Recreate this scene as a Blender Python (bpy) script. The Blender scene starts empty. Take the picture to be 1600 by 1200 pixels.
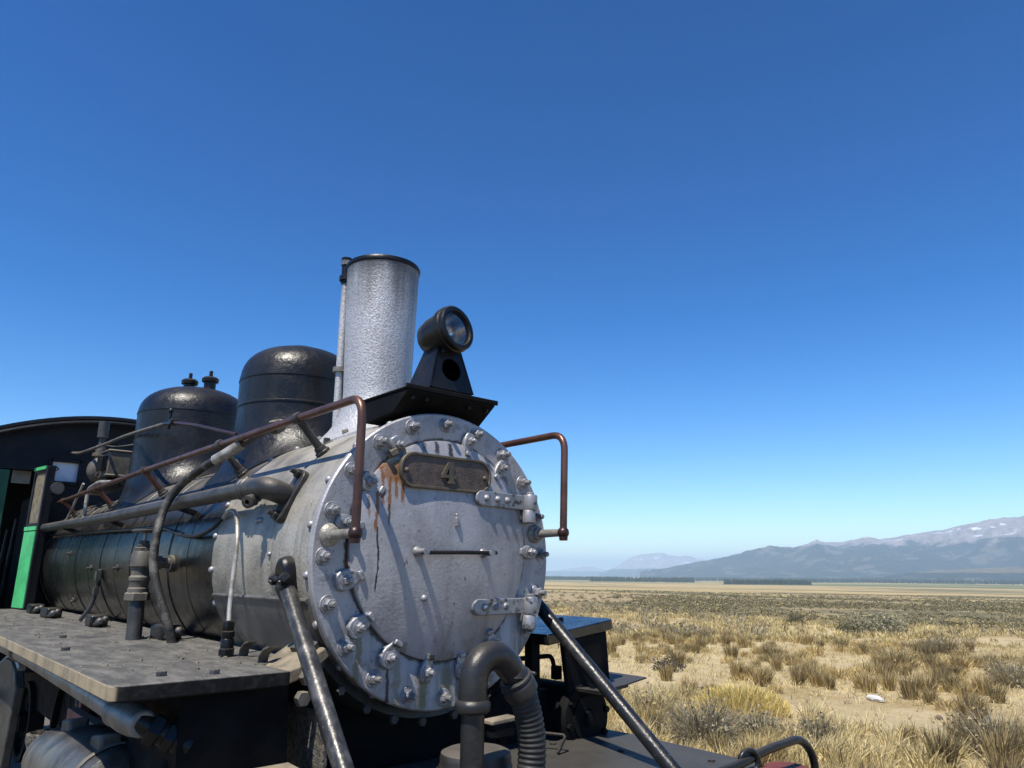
import bpy, bmesh, math, random
import numpy as np
from mathutils import Vector, Matrix
random.seed(7); RNG = np.random.default_rng(11)
sc = bpy.context.scene
COL = sc.collection
ZC = 1.70                     # boiler axis above rail head; the loco is modelled about that axis

# ------------------------------------------------------------------ camera
cam_d = bpy.data.cameras.new('camera'); cam = bpy.data.objects.new('camera', cam_d); COL.objects.link(cam)
cd, cr, cu = Vector((-0.72475, 0.64084, 0.25310)), Vector((0.66327, 0.74836, 0.00445)), Vector((0.18656, -0.17110, 0.96743))
cam.matrix_world = Matrix(((cr.x, cu.x, -cd.x, 2.5218), (cr.y, cu.y, -cd.y, -1.8455), (cr.z, cu.z, -cd.z, ZC - 0.0700), (0, 0, 0, 1)))
cam_d.sensor_width = 36; cam_d.lens = 1128.28 / 1600 * 36
cam_d.clip_start = 0.05; cam_d.clip_end = 60000
sc.camera = cam
sc.render.resolution_x, sc.render.resolution_y = 1024, 768

# ------------------------------------------------------------------ light
SUN = Vector((0.20, -0.49, 1.0)).normalized()          # towards the sun
w = bpy.data.worlds.new('World'); sc.world = w; w.use_nodes = True
wn = w.node_tree; bgn = wn.nodes['Background']
sky = wn.nodes.new('ShaderNodeTexSky'); sky.sky_type = 'NISHITA'; sky.sun_disc = False
sky.sun_elevation = math.asin(SUN.z); sky.sun_rotation = math.atan2(SUN.x, SUN.y)
sky.altitude = 1500; sky.air_density = 1.25; sky.dust_density = 0.1; sky.ozone_density = 4.0
hsv = wn.nodes.new('ShaderNodeHueSaturation'); hsv.inputs['Saturation'].default_value = 1.25; hsv.inputs['Hue'].default_value = 0.503
gmn = wn.nodes.new('ShaderNodeGamma'); gmn.inputs[1].default_value = 1.42; wn.links.new(sky.outputs[0], gmn.inputs[0]); wn.links.new(gmn.outputs[0], hsv.inputs['Color']); wn.links.new(hsv.outputs[0], bgn.inputs[0]); bgn.inputs[1].default_value = 0.056
ld = bpy.data.lights.new('sun', 'SUN'); ld.energy = 5.0; ld.angle = math.radians(0.53); ld.color = (1.0, 0.94, 0.83)
lo = bpy.data.objects.new('sun', ld); COL.objects.link(lo); lo.rotation_euler = (-SUN).to_track_quat('-Z', 'Y').to_euler()
lo.location = (5, -15, 30)
sc.view_settings.view_transform = 'Standard'; sc.view_settings.look = 'None'
sc.view_settings.exposure = 0.5; sc.view_settings.gamma = 1.0; sc.view_settings.use_curve_mapping = False
sc.cycles.max_bounces = 6; sc.cycles.volume_bounces = 2; sc.cycles.transparent_max_bounces = 6
sc.cycles.use_denoising = True

# ------------------------------------------------------------------ node helpers
class NT:
    def __init__(s, name):
        s.m = bpy.data.materials.new(name); s.m.use_nodes = True; s.t = s.m.node_tree
        s.b = s.t.nodes['Principled BSDF']; s.L = s.t.links
        s.tc = None
    def n(s, k, **kw):
        x = s.t.nodes.new(k)
        for a, b in kw.items(): setattr(x, a, b)
        return x
    def set(s, sock, v):
        if isinstance(v, bpy.types.NodeSocket): s.L.new(v, sock)
        elif v is not None:
            if sock.type == 'RGBA' and len(v) == 3: v = (*v, 1)
            sock.default_value = v
    def coord(s, which='Object'):
        if s.tc is None: s.tc = s.n('ShaderNodeTexCoord')
        return s.tc.outputs[which]
    def mp(s, v, scale=(1, 1, 1), loc=(0, 0, 0)):
        x = s.n('ShaderNodeMapping'); s.L.new(v, x.inputs[0]); x.inputs[3].default_value = scale; x.inputs[1].default_value = loc
        return x.outputs[0]
    def noise(s, scale, detail=4, rough=.55, v=None, dist=0.0):
        x = s.n('ShaderNodeTexNoise'); s.L.new(v if v is not None else s.coord(), x.inputs['Vector'])
        x.inputs['Scale'].default_value = scale; x.inputs['Detail'].default_value = detail
        x.inputs['Roughness'].default_value = rough; x.inputs['Distortion'].default_value = dist
        return x.outputs[0]
    def voro(s, scale, v=None, feature='F1'):
        x = s.n('ShaderNodeTexVoronoi'); x.feature = feature
        s.L.new(v if v is not None else s.coord(), x.inputs['Vector']); x.inputs['Scale'].default_value = scale
        return x.outputs[0]
    def mth(s, op, a, b=0.0, c=0.0, clamp=False):
        x = s.n('ShaderNodeMath', operation=op, use_clamp=clamp)
        for i, q in enumerate((a, b, c)): s.set(x.inputs[i], q)
        return x.outputs[0]
    def ss(s, v, lo, hi, o0=0.0, o1=1.0):
        x = s.n('ShaderNodeMapRange', interpolation_type='SMOOTHSTEP')
        for i, q in enumerate((v, lo, hi, o0, o1)): s.set(x.inputs[i], q)
        return x.outputs[0]
    def mix(s, f, a, b, mode='MIX'):
        x = s.n('ShaderNodeMix', data_type='RGBA', blend_type=mode)
        s.set(x.inputs[0], f); s.set(x.inputs[6], a); s.set(x.inputs[7], b)
        return x.outputs[2]
    def bump(s, h, strength=.3, dist=.01, prev=None):
        x = s.n('ShaderNodeBump'); s.set(x.inputs['Height'], h); x.inputs['Strength'].default_value = strength
        x.inputs['Distance'].default_value = dist
        if prev is not None: s.L.new(prev, x.inputs['Normal'])
        return x.outputs[0]
    def sep(s, v):
        x = s.n('ShaderNodeSeparateXYZ'); s.L.new(v, x.inputs[0]); return x.outputs
    def normal(s): return s.n('ShaderNodeNewGeometry').outputs['Normal']
    def out(s, col, rough=.5, metal=0.0, nrm=None, spec=None):
        s.set(s.b.inputs['Base Color'], col); s.set(s.b.inputs['Roughness'], rough); s.set(s.b.inputs['Metallic'], metal)
        if nrm is not None: s.L.new(nrm, s.b.inputs['Normal'])
        if spec is not None: s.b.inputs['Specular IOR Level'].default_value = spec
        return s.m

def paint(name, c1, c2=None, vs=5, vlo=.42, vhi=.62, rough=.5, rvar=.15, metal=0.0, bs=90, bstr=.25, bdist=.004,
          dust=None, damt=.8, streak=None, samt=.5, spec=None, scr=None):
    t = NT(name)
    col = c1
    n1 = t.noise(vs, 6, .62)
    if c2 is not None: col = t.mix(t.ss(n1, vlo, vhi), c1, c2)
    if streak is not None:
        sn = t.noise(9, 5, .6, t.mp(t.coord(), (1, 1, .12)))
        col = t.mix(t.mth('MULTIPLY', t.ss(sn, .48, .7), samt), col, streak)
    if scr is not None:     # fine chips and specks
        col = t.mix(t.mth('MULTIPLY', t.ss(t.noise(55, 3, .7), .62, .72), .7), col, scr)
    rg = t.mth('ADD', t.mth('MULTIPLY', t.mth('SUBTRACT', t.noise(14, 4), .5), rvar * 2), rough, clamp=True)
    if dust is not None:
        nz = t.sep(t.normal())[2]
        d = t.mth('MULTIPLY', t.ss(t.mth('ADD', nz, t.mth('MULTIPLY', t.mth('SUBTRACT', t.noise(7, 6, .65), .5), .8)), .30, 1.05), damt)
        col = t.mix(d, col, dust)
        rg = t.mth('ADD', rg, t.mth('MULTIPLY', d, .35), clamp=True)
    b = t.bump(t.noise(bs, 4, .6), bstr, bdist)
    b = t.bump(t.noise(6, 3, .5), .12, .02, b)
    return t.out(col, rg, metal, b, spec)

DUST = (.30, .25, .18)
M = {}
M['black'] = paint('black_paint', (.0055, .0058, .0066), (.013, .0122, .0115), rough=.36, bs=60, bstr=.35, dust=DUST, damt=.12, spec=.32)
M['gloss'] = paint('glossy_black_plate', (.006, .0065, .0075), (.014, .0135, .013), rough=.26, rvar=.12, bs=30, bstr=.25, spec=.6)
M['black_matte'] = paint('black_matte_steel', (.004, .0042, .005), (.009, .0088, .0085), rough=.72, bs=80, bstr=.3, spec=.10)
M['dome'] = paint('dome_black_enamel', (.005, .0052, .0058), (.012, .0115, .011), vs=3, rough=.36, rvar=.22, bs=34, bstr=.6, bdist=.006, dust=(.11, .095, .072), damt=.12, streak=(.022, .0205, .0185), samt=.5, scr=(.035, .032, .028), spec=.38)
M['boiler'] = paint('boiler_black_lagging', (.006, .0059, .0058), (.024, .0215, .018), vs=2.0, vlo=.42, vhi=.75, rough=.30, rvar=.2, bs=30, bstr=.12, dust=(.17, .15, .118), damt=.72, streak=(.035, .031, .025), samt=.2, spec=.4)
M['smokebox'] = paint('smokebox_silver_paint', (.39, .362, .31), (.15, .14, .12), vs=2.6, vlo=.38, vhi=.70, rough=.44, metal=.25, bs=70, bstr=.55, bdist=.006, streak=(.12, .105, .085), samt=.7, scr=(.10, .09, .08))
M['wear'] = paint('smokebox_wear_plate', (.15, .14, .125), (.045, .042, .04), vs=3, rough=.45, metal=.3, bs=50, bstr=.4, streak=(.27, .25, .22), samt=.6)
M['chimney'] = None
M['copper'] = paint('brown_lacquered_pipe', (.135, .062, .042), (.075, .038, .03), vs=7, rough=.38, metal=.55, bs=40, bstr=.2, bdist=.003, streak=(.20, .10, .065), samt=.5)
M['copper_dark'] = paint('maroon_lacquer', (.055, .02, .018), (.035, .016, .014), rough=.35, metal=.3, bs=60, bstr=.3)
M['pipe'] = paint('sooty_grey_pipe', (.062, .060, .057), (.032, .031, .03), vs=8, rough=.46, metal=.3, bs=80, bstr=.4, dust=DUST, damt=.30)
M['pipe_dark'] = paint('dark_cast_pipe', (.026, .0258, .0255), (.055, .052, .048), vs=8, vlo=.5, vhi=.75, rough=.38, metal=.35, bs=60, bstr=.45, dust=DUST, damt=.12)
M['pipe_silver'] = paint('dusty_silver_pipe', (.24, .235, .225), (.15, .14, .12), vs=9, rough=.42, metal=.45, bs=70, bstr=.3, streak=(.25, .2, .13), samt=.5)
M['guide'] = paint('oily_grey_casting', (.085, .083, .078), (.035, .033, .03), vs=7, vlo=.42, vhi=.66, rough=.4, metal=.3, bs=60, bstr=.35, streak=(.2, .16, .10), samt=.4)
M['dusty'] = paint('dusty_brass_fitting', (.105, .095, .078), (.055, .05, .043), vs=12, rough=.6, bs=80, bstr=.4, dust=(.26, .225, .17), damt=.45)
M['bolt'] = paint('silver_painted_bolt', (.31, .31, .33), (.19, .185, .18), vs=30, rough=.48, metal=.35, bs=120, bstr=.5, bdist=.003, scr=(.1, .09, .08))
M['clamp'] = paint('silver_clamp_oily', (.29, .29, .30), (.045, .038, .032), vs=22, vlo=.5, vhi=.66, rough=.4, metal=.4, bs=120, bstr=.5, bdist=.003)
M['brace'] = paint('worn_black_brace', (.045, .044, .043), (.14, .135, .125), vs=16, vlo=.46, vhi=.72, rough=.36, metal=.5, bs=50, bstr=.35, scr=(.30, .28, .25))
M['brace_black'] = paint('black_brace', (.016, .016, .017), (.05, .048, .045), vs=14, vlo=.5, vhi=.75, rough=.34, metal=.2, bs=60, bstr=.45, scr=(.12, .11, .1))
M['tan'] = paint('sand_dusted_iron', (.24, .20, .14), (.14, .115, .08), vs=8, rough=.8, bs=60, bstr=.5, streak=(.12, .10, .075), samt=.5)
M['gravelly'] = paint('grit_covered_iron', (.14, .125, .095), (.045, .042, .038), vs=60, vlo=.42, vhi=.58, rough=.85, bs=150, bstr=1.0, bdist=.01)
M['cab'] = paint('cab_black_blue', (.008, .009, .013), (.013, .013, .016), rough=.5, bs=30, bstr=.2, spec=.25)
M['cab_green'] = paint('dark_green_paint', (.012, .10, .045), (.01, .07, .035), rough=.5, bs=40, bstr=.2)
M['green'] = paint('bright_green_enamel', (.08, .50, .19), (.06, .40, .145), vs=9, rough=.5, bs=30, bstr=.2, streak=(.04, .26, .10), samt=.4, scr=(.03, .12, .06))
M['tan_pane'] = paint('dirty_pane', (.20, .165, .105), (.12, .10, .07), vs=18, rough=.55, bs=50, bstr=.3)
M['glass_dust'] = paint('dust_coated_pane', (.70, .70, .72), (.60, .59, .60), vs=9, rough=.4, bs=20, bstr=.1)
M['plate_brown'] = paint('number_plate_ground', (.095, .068, .052), (.06, .044, .035), vs=20, rough=.55, bs=110, bstr=.7, bdist=.004)
M['brass'] = paint('dull_brass', (.13, .105, .066), (.08, .066, .046), vs=18, rough=.5, metal=.4, bs=120, bstr=.3, bdist=.002)
M['red'] = paint('faded_red_frame', (.30, .075, .055), (.20, .06, .045), vs=7, rough=.6, bs=60, bstr=.3, dust=DUST, damt=.5)
M['maroon'] = paint('maroon_beam', (.15, .03, .018), (.10, .024, .015), vs=7, rough=.65, bs=60, bstr=.3)
M['rubber'] = paint('rubber_hose', (.014, .0138, .0135), (.026, .025, .023), vs=14, rough=.55, bs=50, bstr=.3, dust=DUST, damt=.18)
M['braid'] = None
M['deck'] = paint('deck_plate', (.011, .011, .0118), (.021, .020, .0185), vs=5, rough=.48, bs=40, bstr=.3, dust=(.16, .145, .12), damt=.25, spec=.3)
M['steel'] = paint('rail_steel', (.13, .09, .065), (.09, .06, .045), vs=10, rough=.55, metal=.3)
M['sleeper'] = paint('weathered_sleeper', (.12, .09, .065), (.07, .055, .04), vs=6, rough=.85, streak=(.05, .04, .03), bs=40, bstr=.6)
M['chrome'] = paint('polished_reflector', (.62, .60, .56), (.42, .36, .27), vs=16, rough=.22, rvar=.05, metal=1.0, bs=8, bstr=.05)
M['twist'] = paint('white_metal_pipe', (.36, .345, .315), (.2, .185, .16), vs=16, rough=.45, metal=.3, bs=60, bstr=.3, scr=(.1, .09, .08))

def chimney_mat():
    t = NT('chimney_rough_silver')
    sp = t.noise(96, 3, .6); big = t.noise(5, 5, .6)
    col = t.mix(t.ss(sp, .36, .56), (.33, .33, .335), (.47, .47, .48))
    col = t.mix(t.mth('MULTIPLY', t.ss(big, .5, .75), .5), col, (.28, .26, .24))
    z = t.sep(t.coord())[2]
    st = t.noise(13, 4, .6, t.mp(t.coord(), (1, 1, .07)))
    soot = t.mth('MULTIPLY', t.ss(t.mth('ADD', z, t.mth('MULTIPLY', st, .5)), 1.42, 1.80), .8)
    col = t.mix(soot, col, (.035, .033, .03))
    xy = t.sep(t.coord()); ang_ = t.mth('ARCTAN2', xy[1], t.mth('ADD', xy[0], .60))
    sk = t.mth('MULTIPLY', t.ss(t.noise(20, 4, .6, t.mp(t.coord(), (1, 1, .05))), .50, .62), t.ss(ang_, .2, .9))  # soot streaks only away from the sun, putting that side's shade into the colour
    col = t.mix(t.mth('MULTIPLY', sk, .7), col, (.10, .098, .095))
    b = t.bump(sp, .65, .006); b = t.bump(t.noise(22, 3), .25, .008, b)
    return t.out(col, .45, .28, b)
M['chimney'] = chimney_mat()

def board_mat():
    t = NT('running_board_dusty')
    nrm = t.sep(t.normal())
    long = t.noise(8, 10, .76, t.mp(t.coord(), (.7, 1.9, 1)))
    dustc = t.mix(t.ss(long, .38, .66), (.075, .073, .068), (.16, .152, .135))
    dustc = t.mix(t.mth('MULTIPLY', t.ss(t.noise(2.3, 5, .6), .54, .72), .75), dustc, (.035, .036, .04))
    dustc = t.mix(t.mth('MULTIPLY', t.ss(t.noise(45, 5, .75), .58, .68), .6), dustc, (.05, .047, .042))
    dustc = t.mix(t.mth('MULTIPLY', t.ss(t.voro(30), .15, .08), t.ss(t.noise(3, 3), .45, .6)), dustc, (.38, .35, .29))
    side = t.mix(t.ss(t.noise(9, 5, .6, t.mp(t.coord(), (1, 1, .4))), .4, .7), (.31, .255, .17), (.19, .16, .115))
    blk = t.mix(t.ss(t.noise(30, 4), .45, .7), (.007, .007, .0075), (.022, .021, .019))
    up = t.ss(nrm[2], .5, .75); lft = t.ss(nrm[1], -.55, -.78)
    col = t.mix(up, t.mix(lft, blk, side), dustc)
    b = t.bump(t.noise(60, 4), .35, .004); b = t.bump(long, .25, .01, b)
    return t.out(col, .75, 0, b, .2)
M['board'] = board_mat()

def braid_mat():
    t = NT('braided_hose')
    v = t.voro(150); n = t.noise(12, 4)
    col = t.mix(t.ss(n, .45, .68), (.03, .028, .026), (.13, .12, .105))
    return t.out(col, .6, .2, t.bump(v, .5, .004))
M['braid'] = braid_mat()

def front_mat(name, streaks, door=False):
    """silver front with its own paint runs, rust and oil marks (y, z_top, z_bottom, half width, colour, strength)"""
    t = NT(name)
    xyz = t.sep(t.coord()); y, z = xyz[1], xyz[2]
    n1 = t.noise(4, 6, .62)
    col = t.mix(t.ss(n1, .40, .70), (.385, .372, .378), (.29, .28, .284))
    col = t.mix(t.mth('MULTIPLY', t.ss(t.noise(26, 5, .7), .60, .72), .5), col, (.13, .125, .125))
    brush = t.noise(16, 6, .7, t.mp(t.coord(), (1, 1, .14)))
    col = t.mix(t.mth('MULTIPLY', t.ss(brush, .50, .68), .45), col, (.215, .21, .215))
    col = t.mix(t.mth('MULTIPLY', t.ss(t.noise(3.2, 7, .72), .54, .70), .45), col, (.17, .16, .15))
    col = t.mix(t.mth('MULTIPLY', t.ss(t.noise(38, 3, .6), .66, .72), .7), col, (.06, .05, .045))
    wob = t.mth('MULTIPLY', t.mth('SUBTRACT', t.noise(8, 3, .5), .5), .03)
    low = t.noise(8, 5, .62, t.mp(t.coord(), (1, 1, .12)))
    grime = t.mth('MULTIPLY', t.ss(low, .42, .62), t.ss(z, -.10, -.45, 0, .85))
    col = t.mix(grime, col, (.12, .115, .085))
    yw = t.mth('ADD', y, wob)
    rag = t.noise(42, 4, .7)
    for (y0, zt, zb, hw, c, a) in streaks:
        d = t.mth('ABSOLUTE', t.mth('SUBTRACT', yw, y0 + 0.0))
        m1 = t.ss(t.mth('ADD', d, t.mth('MULTIPLY', t.mth('SUBTRACT', rag, .5), hw * 2.2)), hw, hw * .45)
        m2 = t.mth('MULTIPLY', t.ss(z, zb, zb + .03), t.ss(z, zt + .004, zt - .004))
        col = t.mix(t.mth('MULTIPLY', t.mth('MULTIPLY', m1, m2), a), col, c)
    if not door:   # oily black and rust round the seam with the door
        y1 = t.mth('SUBTRACT', y, -.008); z1 = t.mth('SUBTRACT', z, .034)
        rr = t.mth('SQRT', t.mth('ADD', t.mth('MULTIPLY', y1, y1), t.mth('MULTIPLY', z1, z1)))
        seam = t.ss(t.mth('ADD', t.mth('ABSOLUTE', t.mth('SUBTRACT', rr, .447)), t.mth('MULTIPLY', t.mth('SUBTRACT', t.noise(9, 5, .7), .5), .07)), .016, .004)
        col = t.mix(t.mth('MULTIPLY', seam, .85), col, (.03, .024, .02))
        ra = t.mth('SQRT', t.mth('ADD', t.mth('MULTIPLY', y, y), t.mth('MULTIPLY', z, z)))      # dirt that collects round the bolt circle
        bc = t.mth('MULTIPLY', t.ss(t.mth('ABSOLUTE', t.mth('SUBTRACT', ra, .552)), .042, .012), t.ss(t.noise(17, 5, .7), .50, .66))
        col = t.mix(t.mth('MULTIPLY', bc, .6), col, (.13, .105, .08))
    b = t.bump(t.noise(75, 4, .62), .38, .005); b = t.bump(t.noise(10, 4), .25, .012, b)
    return t.out(col, .46, .30, b)
RUST, OIL, CREAM, OLIVE = (.20, .075, .018), (.022, .018, .015), (.50, .40, .22), (.16, .15, .075)
M['ring'] = front_mat('front_ring_silver', [(-.455, .06, -.06, .018, (.06, .035, .02), .95), (-.45, -.02, -.075, .016, RUST, .8), (-.405, .25, .16, .022, OIL, .9), (-.39, .22, .0, .010, RUST, .7),
    (-.385, -.28, -.52, .018, OLIVE, .8), (-.25, -.38, -.58, .009, OIL, .9), (-.21, -.39, -.6, .02, OLIVE, .5), (-.09, -.45, -.6, .022, OLIVE, .85), (.09, -.44, -.6, .018, OIL, .6), (.02, -.44, -.58, .03, OLIVE, .4),
    (-.03, .49, .42, .016, OIL, .8), (.1, .5, .4, .014, OIL, .6), (.33, .36, .26, .018, OIL, .6), (.30, -.3, -.5, .02, OLIVE, .5), (.41, .0, -.2, .014, OIL, .5)])
M['door'] = front_mat('door_silver', [(-.285, .372, .262, .062, (.25, .115, .04), .9), (-.33, .34, .17, .011, RUST, .9), (-.30, .30, .155, .009, RUST, .9), (-.272, .30, .20, .008, RUST, .85), (-.247, .32, .185, .009, RUST, .9), (-.302, .19, .10, .005, OIL, .85),
    (-.31, .40, .345, .05, CREAM, .9), (-.23, .42, .36, .03, CREAM, .8), (-.352, .235, .07, .009, RUST, .9), (-.345, .10, -.155, .0045, OIL, .95), (-.385, .22, .12, .007, RUST, .6), (-.07, .47, .40, .014, OIL, .85), (.0, .47, .38, .016, OIL, .9), (-.13, .46, .41, .012, OIL, .7),
    (.255, .31, .22, .016, CREAM, .5), (.21, .40, .30, .012, OIL, .6), (-.2, -.33, -.41, .02, OLIVE, .5), (.12, -.33, -.40, .03, OLIVE, .3)], door=True)

# ------------------------------------------------------------------ mesh helpers
def frame(d):
    d = Vector(d).normalized(); a = Vector((0, 0, 1)) if abs(d.z) < .9 else Vector((1, 0, 0))
    u = a.cross(d).normalized(); return d, u, d.cross(u)
class MB:
    def __init__(s): s.v = []; s.f = []
    def add(s, v, f):
        o = len(s.v); s.v += [tuple(q) for q in v]; s.f += [tuple(i + o for i in q) for q in f]; return s
    def box(s, c, d, R=None):
        q = []
        for x in (-.5, .5):
            for y in (-.5, .5):
                for z in (-.5, .5):
                    p = Vector((x * d[0], y * d[1], z * d[2]))
                    if R is not None: p = R @ p
                    q.append(p + Vector(c))
        return s.add(q, [(0, 1, 3, 2), (4, 6, 7, 5), (0, 4, 5, 1), (2, 3, 7, 6), (0, 2, 6, 4), (1, 5, 7, 3)])
    def ring_loft(s, rings, caps=(True, True), closed=False):
        n = len(rings[0]); v = [p for r in rings for p in r]; f = []
        K = len(rings)
        for k in range(K - (0 if closed else 1)):
            a, b = k * n, ((k + 1) % K) * n
            f += [(a + i, a + (i + 1) % n, b + (i + 1) % n, b + i) for i in range(n)]
        if caps[0]: f.append(tuple(range(n))[::-1])
        if caps[1]: f.append(tuple((K - 1) * n + i for i in range(n)))
        return s.add(v, f)
    def tube(s, pts, r, n=16, caps=True):
        pts = [Vector(p) for p in pts]; rings = []; u = None
        for i, p in enumerate(pts):
            d = (pts[min(i + 1, len(pts) - 1)] - pts[max(i - 1, 0)]).normalized()
            if u is None: _, u, w_ = frame(d)
            else:
                u = (u - d * u.dot(d)).normalized()
            w_ = d.cross(u)
            rr = r[i] if isinstance(r, (list, tuple)) else r
            rings.append([p + (u * math.cos(2 * math.pi * k / n) + w_ * math.sin(2 * math.pi * k / n)) * rr for k in range(n)])
        return s.ring_loft(rings, (caps, caps))
    def lathe(s, prof, o, d, n=32, caps=(True, True), ph=0.0):
        d, u, w_ = frame(d); o = Vector(o)
        rings = [[o + d * h + (u * math.cos(2 * math.pi * k / n + ph) + w_ * math.sin(2 * math.pi * k / n + ph)) * max(r, 1e-5) for k in range(n)] for r, h in prof]
        return s.ring_loft(rings, caps)
    def hexn(s, o, d, r, h, ph=0.0): return s.lathe([(r * .93, 0), (r, h * .08), (r, h * .85), (r * .88, h)], o, d, 6, ph=ph)
    def ball(s, c, r, n=16, m=10):
        return s.lathe([(r * math.sin(math.pi * k / m), -r * math.cos(math.pi * k / m)) for k in range(m + 1)], c, (0, 0, 1), n, (False, False))
    def prism(s, poly, ax, a, b):
        def P(p, t): return {'x': (t, p[0], p[1]), 'y': (p[0], t, p[1]), 'z': (p[0], p[1], t)}[ax]
        return s.ring_loft([[Vector(P(p, a)) for p in poly], [Vector(P(p, b)) for p in poly]])
    def mesh(s, name, ang=38, recalc=True):
        me = bpy.data.meshes.new(name); me.from_pydata(s.v, [], s.f)
        if recalc:
            bm = bmesh.new(); bm.from_mesh(me); bmesh.ops.recalc_face_normals(bm, faces=bm.faces); bm.to_mesh(me); bm.free()
        me.polygons.foreach_set('use_smooth', [True] * len(me.polygons)); me.set_sharp_from_angle(angle=math.radians(ang))
        me.update(); return me
def link(name, me, mat, parent=None, loc=None, rot=None, bevel=0, seg=2):
    o = bpy.data.objects.new(name, me); COL.objects.link(o)
    if mat is not None and not me.materials: me.materials.append(mat)
    if parent is not None:
        o.parent = parent
        o.location = (0, 0, ZC) if (parent is LOCO and loc is None) else (loc or (0, 0, 0))
    elif loc is not None: o.location = loc
    if rot is not None: o.rotation_euler = rot
    if bevel:
        b = o.modifiers.new('bevel', 'BEVEL'); b.width = bevel; b.segments = seg; b.limit_method = 'ANGLE'; b.angle_limit = math.radians(40)
    return o
def part(name, mb, mat, parent, bevel=0, ang=38, **k):
    return link(name, mb.mesh(name, ang), M[mat] if isinstance(mat, str) else mat, parent, bevel=bevel, **k)
def tag(o, label=None, cat=None, group=None, kind=None):
    if label: o['label'] = label
    if cat: o['category'] = cat
    if group: o['group'] = group
    if kind: o['kind'] = kind
    return o
def rnd(pts, r, seg=6):
    pts = [Vector(p) for p in pts]; out = [pts[0]]
    for i in range(1, len(pts) - 1):
        a = (pts[i - 1] - pts[i]); b = (pts[i + 1] - pts[i])
        q = min(r, a.length * .49, b.length * .49); A = pts[i] + a.normalized() * q; B = pts[i] + b.normalized() * q
        for k in range(seg + 1):
            t = k / seg; out.append(A * (1 - t) ** 2 + pts[i] * 2 * t * (1 - t) + B * t * t)
    return out + [pts[-1]]
def spline(pts, k=6):
    P = [Vector(p) for p in pts]; P = [P[0] * 2 - P[1]] + P + [P[-1] * 2 - P[-2]]; out = []
    for i in range(1, len(P) - 2):
        for j in range(k):
            t = j / k; a, b, c, d = P[i - 1:i + 3]
            out.append(.5 * ((2 * b) + (c - a) * t + (2 * a - 5 * b + 4 * c - d) * t * t + (3 * b - a - 3 * c + d) * t ** 3))
    return out + [P[-2]]
def cylp(x, r, deg):                       # point on a cylinder about the boiler axis, deg from top towards the near (-Y) side
    a = math.radians(deg); return Vector((x, -r * math.sin(a), r * math.cos(a)))
def radial(deg):
    a = math.radians(deg); return Vector((0, -math.sin(a), math.cos(a)))

# ------------------------------------------------------------------ terrain
def vnoise(x, y, seed=0):                  # smooth value noise, numpy
    xi, yi = np.floor(x).astype(np.int64), np.floor(y).astype(np.int64); fx, fy = x - xi, y - yi
    fx, fy = fx * fx * (3 - 2 * fx), fy * fy * (3 - 2 * fy)
    def h(a, b):
        k = (a * 374761393 + b * 668265263 + seed * 1274126177) & 0xFFFFFFFF
        k = ((k ^ (k >> 13)) * 1274126177) & 0xFFFFFFFF
        return ((k ^ (k >> 16)) & 0xFFFF) / 65535.0
    return (h(xi, yi) * (1 - fx) + h(xi + 1, yi) * fx) * (1 - fy) + (h(xi, yi + 1) * (1 - fx) + h(xi + 1, yi + 1) * fx) * fy
def fbm(x, y, o=5, seed=0, g=.5):
    s = 0; a = 1; t = 0
    for k in range(o):
        s = s + a * vnoise(x * 2 ** k, y * 2 ** k, seed + k * 17); t += a; a *= g
    return s / t
def ground_z(x, y):
    x = np.asarray(x, float); y = np.asarray(y, float)
    z = np.interp(y, [-9000, -40, -4, -2.2, -1.5, 1.5, 2.2, 4, 28, 45, 90, 220, 520, 1100, 3000, 20000],
                  [-3, -.6, -.5, -.28, -.16, -.16, -.28, -.42, -.45, -1.1, -3.0, -6.6, -12.8, -19.5, -29, -60])
    far = np.clip((np.abs(y) - 3) / 6, 0, 1)
    z = z + far * ((fbm(x * .12, y * .12, 3, 5) - .5) * .35 + (fbm(x * .7, y * .7, 3, 9) - .5) * .09)
    return z + np.clip((np.abs(y) - 60) / 300, 0, 1) * (fbm(x * .006, y * .006, 3, 3) - .5) * 3.0

def grid_obj(name, X, Y, Z, mat):
    ny, nx = X.shape
    v = np.stack([X, Y, Z], -1).reshape(-1, 3).astype(np.float32)
    i = np.arange(ny * nx).reshape(ny, nx)
    f = np.stack([i[:-1, :-1], i[:-1, 1:], i[1:, 1:], i[1:, :-1]], -1).reshape(-1, 4)
    me = raw_mesh(name, v, f.ravel(), 4); me.polygons.foreach_set('use_smooth', np.ones(len(f), bool)); me.update()
    return link(name, me, mat)
def raw_mesh(name, v, loops, n, cols=None):
    me = bpy.data.meshes.new(name); me.vertices.add(len(v)); me.vertices.foreach_set('co', np.ascontiguousarray(v, np.float32).ravel())
    k = len(loops) // n; me.loops.add(len(loops)); me.loops.foreach_set('vertex_index', np.ascontiguousarray(loops, np.int32))
    me.polygons.add(k); me.polygons.foreach_set('loop_start', np.arange(0, k * n, n, dtype=np.int32))
    if cols is not None:
        a = me.color_attributes.new('Col', 'FLOAT_COLOR', 'POINT'); a.data.foreach_set('color', np.ascontiguousarray(cols, np.float32).ravel())
    me.update(calc_edges=True); return me

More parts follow.
